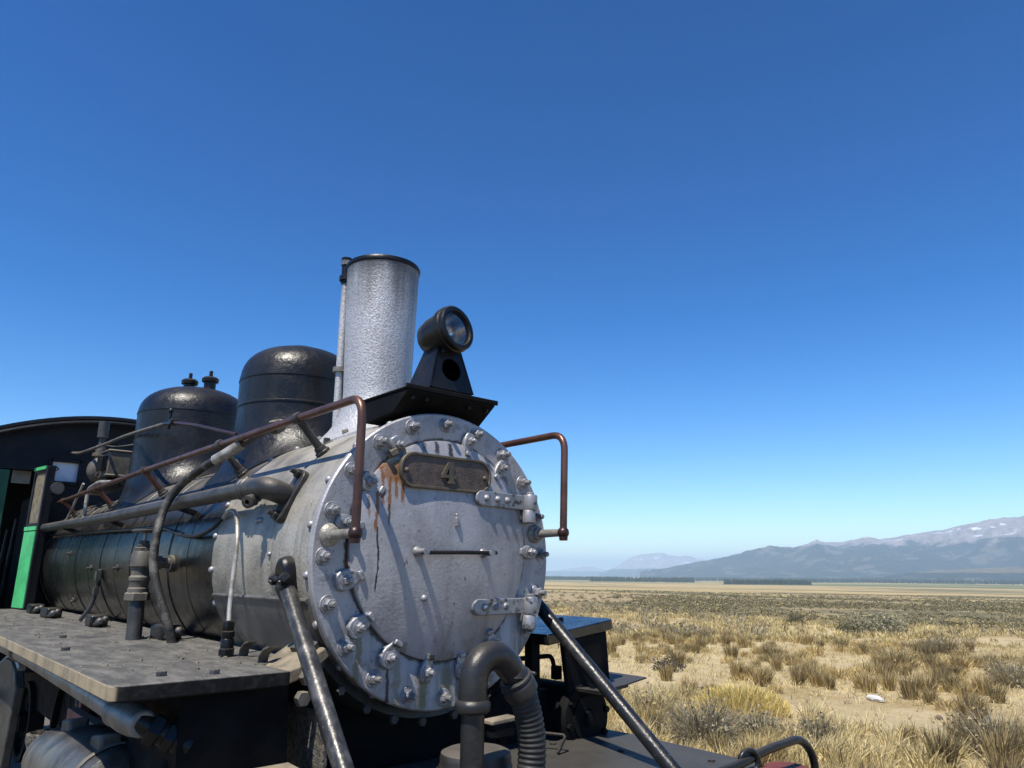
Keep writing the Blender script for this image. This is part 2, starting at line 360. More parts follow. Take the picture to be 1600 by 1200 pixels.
def ground_mat():
    t = NT('sandy_steppe')
    p = t.coord(); xyz = t.sep(p); y = xyz[1]
    n1 = t.noise(.35, 6, .6); n2 = t.noise(2.2, 6, .65); n3 = t.noise(14, 5, .7); n4 = t.noise(60, 3, .7)
    sand = t.mix(t.ss(n2, .36, .66), (.45, .362, .215), (.36, .288, .17))
    sand = t.mix(t.mth('MULTIPLY', t.ss(n3, .50, .66), .55), sand, (.51, .42, .255))
    sand = t.mix(t.mth('MULTIPLY', t.ss(n4, .56, .66), .6), sand, (.17, .13, .085))
    litter = t.mix(t.ss(n3, .4, .62), (.34, .25, .115), (.21, .155, .08))
    near = t.mix(t.mth('MULTIPLY', t.ss(n1, .45, .62), .8), sand, litter)
    near = t.mix(t.ss(y, 3.6, 2.4), near, t.mix(t.ss(n4, .45, .6), (.10, .092, .08), (.17, .155, .135)))
    near = t.mix(t.ss(y, -2.0, -3.6), near, t.mix(t.ss(n3, .4, .62), (.20, .155, .085), (.11, .09, .055)))
    # farther off: low scrub steppe, then dry golden meadow, then olive grazing land
    m1 = t.noise(.05, 6, .65, t.mp(p, (1, 1.0, 1))); m2 = t.noise(.9, 5, .7); m4 = t.noise(.22, 5, .7)
    scrub = t.mix(t.ss(m2, .40, .58), (.20, .165, .09), (.075, .076, .042))
    scrub = t.mix(t.mth('MULTIPLY', t.ss(t.mth('ADD', m1, t.mth('MULTIPLY', xyz[0], -.0022)), .56, .70), .9), scrub, (.31, .24, .14))
    scrub = t.mix(t.mth('MULTIPLY', t.ss(m4, .55, .66), .6), scrub, (.33, .26, .135))
    wob = t.mth('MULTIPLY', t.mth('SUBTRACT', t.noise(.012, 4, .6, t.mp(p, (.45, 1, 1))), .5), 260)
    yd = t.mth('ADD', y, wob)
    col = t.mix(t.ss(t.mth('ADD', y, t.mth('MULTIPLY', t.mth('SUBTRACT', m1, .5), 30)), 34, 62), near, scrub)
    band = t.noise(.006, 5, .62, t.mp(p, (.3, 1.6, 1)))
    olive = t.mix(t.ss(t.noise(.02, 6, .75, t.mp(p, (.4, 1.4, 1))), .42, .60), (.17, .14, .07), (.085, .09, .045))
    gold = t.mix(t.ss(t.noise(.03, 5, .7, t.mp(p, (.4, 1.4, 1))), .40, .68), (.42, .31, .15), (.28, .225, .105))
    mid = t.mix(t.ss(band, .46, .54), olive, gold)
    col = t.mix(t.ss(yd, 130, 330), col, mid)
    col = t.mix(t.ss(yd, 430, 560), col, t.mix(t.ss(band, .40, .50), olive, gold))
    g2 = t.mix(t.ss(t.noise(.004, 4, .6, t.mp(p, (.35, 1.2, 1))), .48, .58), (.115, .125, .05), (.33, .26, .12))
    col = t.mix(t.ss(yd, 1250, 1700), col, g2)
    track = t.ss(t.mth('ABSOLUTE', t.mth('ADD', y, t.mth('MULTIPLY', xyz[0], .32))), 150, 152)
    b = t.bump(n4, .5, .02); b = t.bump(n3, .5, .05, b)
    return t.out(col, .95, 0, b, .1)
u = np.linspace(-1, 1, 331)
gx = np.sinh(8.35 * u) * 6.0 - 2; gy = np.sinh(8.35 * u) * 6.0 + 4
GX, GY = np.meshgrid(gx, gy)
tag(grid_obj('ground', GX, GY, ground_z(GX, GY), ground_mat()), kind='structure')

CX, CY, CZ = 2.52, -1.85, 1.63
def azpt(az, r): a = np.radians(az); return CX - np.cos(a) * r, CY + np.sin(a) * r

def mountain_mat(name, snow, treeline, forest=(.032, .046, .046), rock=(.37, .315, .30), zs=1.0):
    t = NT(name); p = t.coord(); xyz = t.sep(p); z = xyz[2]
    a = t.noise(.0055, 7, .64); bq = t.noise(.016, 6, .65); c = None
    rk = t.mix(t.ss(bq, .38, .64), rock, tuple(q * .62 for q in rock))
    gr = t.mix(t.ss(a, .53, .60), forest, (.115, .112, .095))
    lim = t.mth('ADD', t.mth('MULTIPLY', t.mth('SUBTRACT', a, .5), treeline * 1.0), t.mth('MULTIPLY', t.mth('SUBTRACT', bq, .5), treeline * .35))
    col = t.mix(t.ss(t.mth('ADD', z, lim), treeline * .88, treeline * 1.05), gr, rk)
    sn = t.noise(.006, 5, .65, t.mp(p, (1, 1, 4.0), (300, 90, 0)))
    col = t.mix(t.mth('MULTIPLY', t.ss(sn, .605, .62), t.ss(z, snow * .9, snow * 1.04)), col, (.82, .84, .88))
    return t.out(col, .95, 0, t.bump(t.noise(.010, 8, .68), 1.0, 70), .05)

def mountain(name, ridge, R, depth, base, rough, mat, naz=420, nr=44, seed=1, spur=1.0, label=None, rj=0.0):
    az = np.linspace(ridge[0][0], ridge[-1][0], naz)
    el = np.interp(az, [q[0] for q in ridge], [q[1] for q in ridge])
    el = el + (fbm(az * 3.0, az * 0, 5, seed) - .5) * rj
    s = np.concatenate([np.linspace(0, 1, nr), np.linspace(1, 1.55, 12)[1:]])      # 0 foot .. 1 crest .. back slope
    AZ, S = np.meshgrid(az, s); EL = np.meshgrid(el, s)[0]
    rr = R + (S - 1) * depth
    top = CZ + np.tan(np.radians(EL)) * R
    prof = np.where(S <= 1, S ** 1.25, np.clip(1 - (S - 1) * 1.6, 0, 1))
    X, Y = azpt(AZ, rr)
    k = 1 / (depth * .55)
    rid = 1 - np.abs(fbm(X * k + 5, Y * k + 3, 5, seed + 40) * 2 - 1)
    env = np.clip(S, 0, 1) * np.clip(1 - np.abs(S - .52) / .5, 0, 1)
    Z = base + (top - base) * prof + (top - base) * env * (rid - .62) * rough * spur
    rid2 = 1 - np.abs(fbm(X * k * 3.2 + 9, Y * k * 3.2, 5, seed + 90) * 2 - 1)
    env2 = np.clip(S * 1.6, 0, 1) * np.clip(1 - np.clip(S - .80, 0, 1) * 5.5, 0, 1)
    Z = Z + (top - base) * env2 * (rid2 - .68) * .34 * rough
    Z = Z + (fbm(X * k * 9, Y * k * 9, 4, seed + 70) - .5) * (top - base) * .10 * env2
    return tag(grid_obj(name, X, Y, Z, mat), label=label, kind='structure')
main_r = [(51.29, .15), (53.2, .39), (55.09, .76), (57.19, 1.13), (59.04, 1.59), (60.64, 1.99), (62.38, 1.89), (63.35, 2.15), (63.93, 2.42), (64.55, 2.23), (65.8, 2.26), (67.23, 2.59), (68.05, 2.4), (69.06, 2.56), (70.24, 2.71), (71.78, 2.88), (72.91, 3.11), (74.02, 3.28), (74.92, 3.38), (75.78, 3.35), (76.47, 3.4), (79.7, 3.32), (83.95, 2.49), (90, 1.2), (96, .2)]
peak_r = [(48.2, .02), (48.64, .13), (49.37, .42), (50.6, 1.13), (51.33, 1.37), (52.3, 1.47), (53.01, 1.51), (53.48, 1.32), (54.18, 1.23), (54.75, 1.32), (55.34, 1.14), (56.49, .95), (58.29, .54), (60, .2)]
dist_r = [(30, .1), (36, .3), (40.57, .05), (43.52, .11), (44.99, .21), (46.46, .41), (47.53, .51), (48.16, .37), (48.89, .23), (49.37, .14), (50, .05)]
fore_r = [(66.5, -.2), (68.17, -.02), (69.93, .17), (71.82, .34), (73.63, .42), (76.06, .54), (79.27, .58), (83.58, .35), (88, 0)]
mountain('mountain_range', main_r, 7000, 2600, -60, 1.15, mountain_mat('range_slopes', 275, 240), 700, 80, 3, rj=.12)
mountain('snowy_peak', peak_r, 11500, 2600, -70, .9, mountain_mat('peak_rock', 150, 60, rock=(.40, .385, .40)), 260, 44, 8, rj=.06)
mountain('distant_hills', dist_r, 14500, 2500, -80, .6, mountain_mat('hill_rock', 500, 40), 200, 24, 12, rj=.03)
mountain('foreland_hill', fore_r, 4200, 900, -50, .25, mountain_mat('foreland_grass', 900, 12, rock=(.20, .165, .11)), 200, 24, 21, rj=.02)

# ================================================================== the locomotive
LOCO = bpy.data.objects.new('steam_locomotive', None); COL.objects.link(LOCO); LOCO.location = (0, 0, 0)
tag(LOCO, 'black and silver steam locomotive with number 4 on its smokebox door', 'locomotive')
RS, RB = .588, .578

# --- smokebox shell
mb = MB().lathe([(RS, -.022), (RS, -.36), (RS - .003, -.372), (RS - .003, -.385), (RS, -.395), (RS, -1.02), (RS - .01, -1.035), (.3, -1.035)], (0, 0, 0), (1, 0, 0), 96, (True, True))
smokebox = part('smokebox', mb, 'smokebox', LOCO)
mb = MB()
rows = []
for x in (-.05, -.06, -1.0, -1.01):
    rows.append([cylp(x, RS + (.010 if x in (-.06, -1.0) else .0), 107 + k * 146 / 40) for k in range(41)])
v = [p for r in rows for p in r]; n = 41
mb.add(v, [(a * n + i, a * n + i + 1, (a + 1) * n + i + 1, (a + 1) * n + i) for a in range(3) for i in range(n - 1)])
lip = []
for q in (107, 253): mb.tube([cylp(x, RS + .006, q) for x in (-.055, -.3, -.6, -1.005)], .009, 8)
part('wear_plate', mb, 'wear', smokebox)
riv = MB().lathe([(.017, -.002), (.0165, .005), (.012, .012), (.005, .0155), (.0005, .016)], (0, 0, 0), (0, 0, 1), 10, (False, False)).mesh('rivet')
def rivet(parent, x, r, deg, s=1.0, mat='bolt'):
    o = link('rivet', riv, M[mat], parent, loc=cylp(x, r, deg)); o.rotation_euler = radial(deg).to_track_quat('Z', 'Y').to_euler(); o.scale = (s, s, s)
for k in range(24): rivet(smokebox, -1.015, RS, k * 15 + 6, .95)
for k in range(20): rivet(smokebox, -.045, RS, k * 18 + 8, 1.0)
for d_ in (62, 90, 118, 146): rivet(smokebox, -.378, RS, d_, .6)
for x in (-.56, -.53): rivet(smokebox, x, RS, 76 , .8)
# --- front ring and bolts
mb = MB().lathe([(.36, -.022), (.594, -.022), (.600, -.016), (.600, .006), (.594, .012), (.40, .012), (.38, .003)], (0, 0, 0), (1, 0, 0), 120, (True, True))
ring = part('front_ring', mb, 'ring', LOCO)
bolts = []
for sd in range(4):
    rr = random.Random(sd); b = MB()
    b.lathe([(.034, -.002), (.035, .002), (.033, .005)], (0, 0, 0), (1, 0, 0), 20)
    b.lathe([(.026, .004), (.026, .008), (.021, .010)], (0, 0, 0), (1, 0, 0), 18)
    b.hexn((.008, 0, 0), (1, 0, 0), .0215, .022, rr.random())
    b.lathe([(.012, .02), (.012, .044 + rr.random() * .012), (.009, .058)], (0, 0, 0), (1, 0, 0), 12)
    bolts.append(b.mesh('bolt'))
for k in range(20):
    a = math.radians(-1.5 + 18 * k)
    o = link('bolt', bolts[k % 4], M['bolt'], ring, loc=(.012, .552 * math.sin(a), .552 * math.cos(a)))
    o.rotation_euler = (random.uniform(0, 6), 0, 0); s = random.uniform(.93, 1.05); o.scale = (s, s, s)
# --- door
DR, DY, DZ = .445, -.008, .034
def door_x(y, z): q = min(1, ((y - DY) ** 2 + (z - DZ) ** 2) / DR ** 2); return .026 + .058 * (1 - q) ** .85
prof = [(.30, .0), (DR + .001, .0), (DR + .001, .020)] + [(DR * math.sqrt(1 - t), .026 + .058 * t ** .85) for t in np.linspace(0, .999, 26)]
door = part('smokebox_door', MB().lathe(prof, (0, DY, DZ), (1, 0, 0), 96, (True, True)), 'door', LOCO)
h = MB().tube([(.125, -.19, .006), (.128, 0, .010), (.125, .19, .012)], .0085, 10)
part('door_handle', h, 'black', door)
for y in (-.18, .155):
    h = MB().lathe([(.022, 0), (.02, .008), (.013, .014), (.011, .06), (.015, .07)], (door_x(y, .01) - .004, y, .01), (1, 0, 0), 12)
    part('handle_stud', h, 'bolt', door)
part('door_pin', MB().box((door_x(0, .13) + .006, .004, .135), (.018, .014, .04)).ball((door_x(0, .15) + .006, .004, .162), .008, 8, 6), 'bolt', door, bevel=.003)
part('door_nub', MB().ball((door_x(-.136, -.168) + .002, -.136, -.168), .014, 10, 6), 'bolt', door)
# --- hinges
for z, zl in ((.243, .20), (-.21, -.26)):
    xh = .052
    poly = []
    m = MB()
    pts = []
    for y in np.linspace(.14, .44, 9):
        x0 = max(door_x(y, z), .03) + .001; pts.append((x0, y))
    strap = [(x + .018, y) for x, y in pts] + [(x, y) for x, y in pts[::-1]]
    m.prism(strap, 'z', z - .033, z + .033)
    m.lathe([(.033, -.018), (.033, .018)], (pts[0][0] + .0 , .14, z), (1, 0, 0), 14)
    hg = part('hinge', m, 'clamp', LOCO, bevel=.004)
    m = MB().lathe([(.030, -.036), (.033, -.030), (.033, .030), (.030, .036)], (.055, .452, z), (0, 0, 1), 20)
    m.lathe([(.018, .036), (.018, .046), (.012, .05)], (.055, .452, z), (0, 0, 1), 12)
    part('hinge_knuckle', m, 'clamp', hg)
    m = MB().lathe([(.030, -.03), (.031, -.026), (.031, .026), (.028, .03)], (.052, .445, zl - .02), (0, 0, 1), 18).box((.025, .46, zl - .02), (.04, .05, .05))
    part('hinge_bracket', m, 'clamp', hg, bevel=.004)
    for y in (.165, .235, .300):
        part('hinge_rivet', MB().lathe([(.016, 0), (.0155, .006), (.010, .013), (.001, .016)], (door_x(y, z) + .018, y, z), (1, 0, 0), 14, (False, False)), 'bolt', hg)
# --- door clamps (dogs)
for i, (yc, zc_) in enumerate(((-.385, .272), (-.475, .112), (-.462, -.098), (-.398, -.268), (-.258, -.384), (-.082, -.450), (.096, -.452), (.262, -.362), (.107, .490), (.296, .390), (.468, .022), (-.262, .432))):
    dg = i; a = math.atan2(yc - DY, zc_ - DZ); rad = Vector((0, math.sin(a), math.cos(a))); tan = Vector((0, math.cos(a), -math.sin(a)))
    c = Vector((.014, yc, zc_))
    m = MB()
    big = i in (0, 2, 3, 4)
    w1 = .042 if big else .032
    rings = []
    for t, wd in ((-.040, .016), (-.034, w1 * .75), (-.016, w1 * .98), (.004, w1), (.024, w1 * .9), (.044, w1 * .6), (.066, w1 * .48)):
        p = c - rad * t
        rings.append([p + tan * wd + Vector((0.0, 0, 0)), p + tan * wd * .9 + Vector((.022, 0, 0)), p - tan * wd * .9 + Vector((.022, 0, 0)), p - tan * wd])
    m.ring_loft(rings)
    m.box(c - rad * .058 + Vector((.022, 0, 0)), (.03, w1 * .9, .022), Matrix.Rotation(-a, 3, 'X'))
    cl = part('door_clamp', m, 'clamp', LOCO, bevel=.005, ang=50)
    m = MB().lathe([(.026, 0), (.026, .004)], c + Vector((.022, 0, 0)), (1, 0, 0), 16).hexn(c + Vector((.026, 0, 0)), (1, 0, 0), .019, .017, random.random())
    m.lathe([(.011, .04), (.011, .058), (.008, .062)], c, (1, 0, 0), 10)
    part('clamp_nut', m, 'bolt', cl)
# --- number plate
def stadium(hl, hh, r, n=8):
    p = []
    for cy, cz, a0 in ((hl - r, hh - r, 0), (-(hl - r), hh - r, 90), (-(hl - r), -(hh - r), 180), (hl - r, -(hh - r), 270)):
        for k in range(n + 1):
            q = math.radians(a0 + 90 * k / n); p.append((cy + r * math.cos(q), cz + r * math.sin(q)))
    return p
NPX, NPY, NPZ = .066, -.042, .333
npl = part('number_plate', MB().prism([(NPY + a, NPZ + b) for a, b in stadium(.230, .066, .062)], 'x', NPX, NPX + .012), 'plate_brown', LOCO, bevel=.002)
r0, r1 = stadium(.236, .072, .068), stadium(.224, .060, .056)
R = []
for (q, x) in ((r0, NPX + .0), (r0, NPX + .018), (r1, NPX + .018), (r1, NPX + .010)): R.append([Vector((x, NPY + a, NPZ + b)) for a, b in q])
part('plate_rim', MB().ring_loft(R, (False, False)), 'brass', npl, bevel=.0025)
four = [(.010, .054), (-.0105, .054), (-.046, -.010), (-.046, -.027), (-.004, -.027), (-.004, -.040), (-.012, -.040), (-.012, -.054), (.034, -.054), (.034, -.040), (.026, -.040), (.026, -.027), (.036, -.027), (.036, -.022), (.044, -.022), (.044, -.006), (.036, -.006), (.036, -.010), (.026, -.010), (.026, .054)]
hole = [(-.004, .026), (-.004, -.010), (-.024, -.010)]
bm = bmesh.new()
fo = [bm.verts.new((0, NPY + .004 + a, NPZ + b)) for a, b in [(.026, .054), (-.0105, .054), (-.046, -.010), (-.046, -.027), (-.004, -.027), (-.004, -.040), (-.012, -.040), (-.012, -.054), (.034, -.054), (.034, -.040), (.026, -.040), (.026, -.027), (.034, -.027), (.034, -.033), (.044, -.033), (.044, -.004), (.034, -.004), (.034, -.010), (.026, -.010)]]
ho = [bm.verts.new((0, NPY + .004 + a, NPZ + b)) for a, b in hole]
E_ = [bm.edges.new((fo[i], fo[(i + 1) % len(fo)])) for i in range(len(fo))] + [bm.edges.new((ho[i], ho[(i + 1) % 3])) for i in range(3)]
bmesh.ops.triangle_fill(bm, use_beauty=True, use_dissolve=True, edges=E_)
r_ = bmesh.ops.extrude_face_region(bm, geom=bm.faces[:])
for q in r_['geom']:
    if isinstance(q, bmesh.types.BMVert): q.co.x += .012
bmesh.ops.recalc_face_normals(bm, faces=bm.faces)
me = bpy.data.meshes.new('digit'); bm.to_mesh(me); bm.free(); me.transform(Matrix.Translation((NPX + .012, NPY + .004, NPZ)) @ Matrix.Diagonal((1, .84, .84, 1)) @ Matrix.Translation((0, -NPY - .004, -NPZ)))
tag(link('digit', me, M['brass'], npl, bevel=.0015), label='raised brass numeral 4')
for y in (-.205, .2): part('plate_screw', MB().ball((NPX + .013, NPY + y, NPZ - .005), .012, 10, 6), 'plate_brown', npl)
part('painted_tape', MB().box((.034, -.268, .408), (.02, .075, .028), Matrix.Rotation(.5, 3, 'X')), M['tan'], npl, bevel=.004)  # thin tan strip standing for painted tape beside the number plate

# --- boiler barrel with bands
boiler = part('boiler', MB().lathe([(.3, -1.0), (RB, -1.03), (RB, -1.2), (RB, -5.5), (.3, -5.5)], (0, 0, 0), (1, 0, 0), 96), 'boiler', LOCO)
for x in (-1.72, -2.45, -3.18, -3.95, -4.72, -5.3):
    b = MB().lathe([(RB - .002, x - .024), (RB + .005, x - .022), (RB + .005, x + .022), (RB - .002, x + .024)], (0, 0, 0), (1, 0, 0), 96, (False, False))
    part('boiler_band', b, 'boiler', boiler)
for x in (-1.4, -2.08, -2.8, -3.5, -4.35):          # lapped sheet joints
    part('lagging_joint', MB().lathe([(RB - .001, x - .004), (RB + .002, x), (RB - .001, x + .003)], (0, 0, 0), (1, 0, 0), 96, (False, False)), 'black', boiler)
for x, dg in ((-4.15, 84), (-4.15, 120), (-2.7, 95), (-3.4, 95)):
    part('lagging_stud', MB().lathe([(.02, 0), (.02, .008), (.008, .01), (.008, .03)], cylp(x, RB, dg), radial(dg), 8), 'pipe', boiler)
# --- saddle-based round things on top
def saddle_lathe(x0, rb, rs, r0, zw, prof, n=72, rows=10, lipt=.012):
    """a skirt that sits on the barrel, rises into a wall of radius r0 at zw and goes on with prof [(r, z)]"""
    mb = MB(); rings = []
    def sz(r, a): return math.sqrt(max(1e-6, rb * rb - (r * math.sin(a)) ** 2))
    A = [2 * math.pi * k / n for k in range(n)]
    rings.append([Vector((x0 + rs * math.cos(a), rs * math.sin(a), sz(rs, a) - .01)) for a in A])
    rings.append([Vector((x0 + rs * math.cos(a), rs * math.sin(a), sz(rs, a) + lipt)) for a in A])
    for k in range(1, rows + 1):
        t = k / rows; r = r0 + (rs - r0) * (1 - t) ** 2.3
        rings.append([Vector((x0 + r * math.cos(a), r * math.sin(a), (sz(rs, a) + lipt) * (1 - t ** 1.15) + zw * t ** 1.15)) for a in A])
    for r, z in prof: rings.append([Vector((x0 + r * math.cos(a), r * math.sin(a), z)) for a in A])
    return mb.ring_loft(rings, (False, True))
CHX = -.60
pr = [(.168 + (.188 - .168) * t, .80 + (1.462 - .80) * t) for t in np.linspace(.05, 1, 10)] + [(.191, 1.468), (.191, 1.482), (.186, 1.487), (.176, 1.484), (.165, 1.40), (.15, .8), (.0, .78)]
chim = part('chimney', saddle_lathe(CHX, RS, .30, .168, .80, pr), 'chimney', LOCO)
part('chimney_rim', MB().lathe([(.188, 1.462), (.194, 1.468), (.195, 1.480), (.190, 1.490), (.178, 1.4915), (.174, 1.47)], (CHX, 0, 0), (0, 0, 1), 64, (False, False)), 'black', chim)
for dg in (200, 250, 300, 30):
    a = math.radians(dg); p = Vector((CHX + .27 * math.cos(a), .27 * math.sin(a), 0)); p.z = math.sqrt(RS ** 2 - p.y ** 2) + .015
    part('base_bolt', MB().hexn(p, (p * Vector((0, 1, 1))).normalized(), .018, .02), 'smokebox', chim)
PX, PY = CHX - .128, -.150
pp = part('exhaust_pipe', MB().tube([(PX, PY, .62), (PX, PY, 1.455)], .019, 14).tube([(PX, PY, 1.44), (PX, PY, 1.505)], .023, 12).lathe([(.03, 1.505), (.03, 1.53)], (PX, PY, 0), (0, 0, 1), 8), 'chimney', LOCO)
part('pipe_cap', MB().tube([(PX, PY, 1.40), (PX, PY, 1.515)], .0235, 12).lathe([(.028, 1.515), (.03, 1.545), (.02, 1.55)], (PX, PY, 0), (0, 0, 1), 8), 'black', pp)
for z, mt in ((1.43, 'black'), (.93, 'smokebox')):
    m = MB().lathe([(.034, z - .012), (.034, z + .012)], (PX, PY, 0), (0, 0, 1), 14).box((PX + .035, PY + .04, z), (.075, .03, .022), Matrix.Rotation(math.radians(48), 3, 'Z'))
    m.tube([(PX + .02, PY + .02, z - .0), (PX + .028, PY + .032, z - .17)], .009, 8)
    part('pipe_bracket', m, mt, pp)

def dome_prof(r0, zw, zc, ztop, k=14, ex=2.35):
    out = [(r0, zw + (zc - zw) * .5), (r0, zc - .004), (r0 + .004, zc), (r0 + .004, zc + .006)]
    for i in range(1, k + 1):
        t = math.pi / 2 * i / k
        out.append((r0 * max(0.0, math.cos(t)) ** (2 / ex), zc + .006 + (ztop - zc - .006) * math.sin(t) ** (2 / ex)))
    return out
d1 = part('sand_dome', saddle_lathe(-1.52, RB, .47, .338, .84, dome_prof(.338, .84, 1.01, 1.245, ex=2.5)), 'dome', LOCO)
part('dome_lid', MB().lathe([(.09, 1.235), (.09, 1.252), (.085, 1.256), (.0, 1.258)], (-1.52, 0, 0), (0, 0, 1), 28), 'dome', d1)
part('dome_flange', MB().lathe([(.337, .848), (.343, .852), (.343, .862), (.337, .866)], (-1.52, 0, 0), (0, 0, 1), 60, (False, False)), 'dome', d1)
d2 = part('steam_dome', saddle_lathe(-3.38, RB, .53, .41, .82, dome_prof(.41, .82, 1.10, 1.345, ex=2.3)), 'dome', LOCO)
for x, y in ((-3.45, -.05), (-3.27, .05)):
    m = MB().lathe([(.045, 0), (.045, .055), (.062, .06), (.066, .085), (.05, .10), (.014, .105), (.014, .15), (.01, .155)], (x, y, 1.335), (0, 0, 1), 18)
    part('safety_valve', m, 'black', d2)

# --- lamp platform, lamp stand, headlamp
prof_p = [(.050, .676), (.052, .668), (-.062, .590), (-.30, .575), (-.31, .676)]
lp = part('lamp_platform', MB().prism(prof_p, 'y', -.236, .236).box((-.13, 0, .681), (.37, .485, .010)), 'black_matte', LOCO, bevel=.004)
part('platform_edge', MB().box((.052, 0, .684), (.012, .50, .022)), 'black_matte', lp, bevel=.004)
for y in (-.20, -.13, .1, .2): part('platform_rivet', MB().ball((.03, y, .645), .010, 8, 6), 'black', lp)
# stand: tapering box with a round opening
zs0, zs1 = .705, .905
st = MB()
for s_ in (-1, 1):
    q = [(.042, s_ * .118, zs0), (-.16, s_ * .118, zs0), (-.10, s_ * .062, zs1), (.012, s_ * .062, zs1)]
    st.add([Vector(p) for p in q] + [Vector((p[0], p[1] - s_ * .008, p[2])) for p in q], [(0, 1, 2, 3), (7, 6, 5, 4), (0, 3, 7, 4), (1, 5, 6, 2), (3, 2, 6, 7), (0, 4, 5, 1)])
    st.box((-.0, s_ * .105, .692), (.05, .03, .03))
st.add([Vector(p) for p in ((-.16, -.118, zs0), (-.16, .118, zs0), (-.10, .062, zs1), (-.10, -.062, zs1))], [(0, 1, 2, 3)])
bmf = bmesh.new()
o_ = [bmf.verts.new(p) for p in ((.042, -.118, zs0), (.042, .118, zs0), (.012, .062, zs1), (.012, -.062, zs1))]
c_ = []
for k in range(28):
    a = 2 * math.pi * k / 28; z_ = .802 + .052 * math.sin(a); c_.append(bmf.verts.new((.042 - (z_ - zs0) / (zs1 - zs0) * .03, .052 * math.cos(a), z_)))
ed = [bmf.edges.new((o_[i], o_[(i + 1) % 4])) for i in range(4)] + [bmf.edges.new((c_[i], c_[(i + 1) % 28])) for i in range(28)]
bmesh.ops.triangle_fill(bmf, use_beauty=True, edges=ed)
rr_ = bmesh.ops.extrude_face_region(bmf, geom=bmf.faces[:])
for q in rr_['geom']:
    if isinstance(q, bmesh.types.BMVert): q.co.x -= .01
mf = bpy.data.meshes.new('stand_front'); bmf.to_mesh(mf); bmf.free()
stand = part('lamp_stand', st, 'black', LOCO)
link('stand_front', mf, M['black'], stand)
HX, HZ = .055, .990
LT = Matrix.Translation((HX, 0, HZ)) @ Matrix.Rotation(math.radians(10), 4, 'Z') @ Matrix.Rotation(math.radians(-8), 4, 'Y') @ Matrix.Diagonal((1.05, .88, .88, 1)) @ Matrix.Translation((-HX, 0, -HZ))
def lpart(name, mb, mat, parent):
    me = mb.mesh(name); me.transform(LT); return link(name, me, M[mat], parent)
hb = MB().lathe([(.02, -.190), (.06, -.185), (.085, -.165), (.102, -.12), (.108, -.06), (.112, -.03)], (HX, 0, HZ), (1, 0, 0), 40, (True, False))
hb.tube([(HX - .08, 0, HZ - .12), (HX - .08, 0, HZ - .03)], .05, 16)
hl = lpart('headlamp', hb, 'black', LOCO)
lpart('lamp_bezel', MB().lathe([(.112, -.045), (.122, -.04), (.124, -.015), (.118, -.010), (.120, .008), (.112, .014), (.094, .012), (.088, .0), (.088, -.02)], (HX, 0, HZ), (1, 0, 0), 48, (False, False)), 'black', hl)
lpart('reflector', MB().lathe([(.089, -.008), (.080, -.045), (.058, -.078), (.03, -.095), (.002, -.099)], (HX, 0, HZ), (1, 0, 0), 40, (False, False)), 'chrome', hl)
lpart('bulb', MB().lathe([(.008, -.095), (.008, -.07), (.014, -.055), (.011, -.042), (.001, -.036)], (HX, 0, HZ), (1, 0, 0), 12), 'glass_dust', hl)
def glass():
    t = NT('lamp_glass'); g = t.b
    g.inputs['Transmission Weight'].default_value = 1.0; g.inputs['IOR'].default_value = 1.45; g.inputs['Roughness'].default_value = .03
    g.inputs['Base Color'].default_value = (.97, .98, .97, 1); return t.m
M['glass'] = glass()
lpart('lens', MB().lathe([(.088, -.001), (.088, .002), (.06, .008), (.03, .011), (.001, .012), (.001, .0085), (.03, .0075), (.06, .005), (.085, -.001)], (HX, 0, HZ), (1, 0, 0), 40, (False, False)), 'glass', hl)

# --- handrails
def handrail(sy, zb, yb, zt, xr=.204):
    path = rnd([(-5.25, sy * .533, zt - .03), (-3.8, sy * .533, zt - .012), (-2.5, sy * .533, zt), (xr - .0, sy * .533, zt), (xr, yb, zb - .012)], .085, 8)
    o = part('handrail', MB().tube(path, .0165, 16), 'copper', LOCO)
    for x in (-.335, -1.23, -2.55, -3.80, -5.0):
        z = zt - (0 if x > -2.6 else .012 if x > -4 else .028)
        c = Vector((x, sy * .533, z)); u_ = Vector((0, c.y, c.z)).normalized(); e = Vector((x, 0, 0)) + u_ * (RS if x > -1.0 else RB)
        m = MB().lathe([(.0168, -.021), (.024, -.02), (.026, -.012), (.026, .012), (.024, .02), (.0168, .021)], c, (1, 0, 0), 20, (False, False))
        m.tube([c - u_ * .015, c - u_ * .06, e + u_ * .03], [.018, .0155, .019], 14)
        ps = part('handrail_post', m, 'copper' if x < -1.5 else 'pipe', o)
        part('post_nut', MB().hexn(e - u_ * .002, u_, .032, .018).lathe([(.027, .018), (.025, .032)], e, u_, 14), 'pipe', ps) if False else part('post_foot', MB().hexn(e - u_ * .002, u_, .033, .018).lathe([(.027, .016), (.025, .034)], e, u_, 14), 'pipe', o)
    part('rail_end', MB().ball((xr, yb, zb), .0265, 18, 12).lathe([(.018, -.035), (.02, -.02), (.02, .0)], (xr, yb, zb), (0, 0, 1), 14), 'copper_dark', o)
    part('rail_stud', MB().tube([(.0, yb, zb), (.05, yb, zb), (xr - .01, yb, zb)], [.021, .019, .0165], 16).lathe([(.042, .012), (.043, .02), (.036, .03), (.030, .034), (.028, .05), (.021, .055)], (0, yb, zb), (1, 0, 0), 20), 'smokebox', o)
    return o
handrail(-1, .064, -.533, .562); handrail(1, .106, .515, .560)

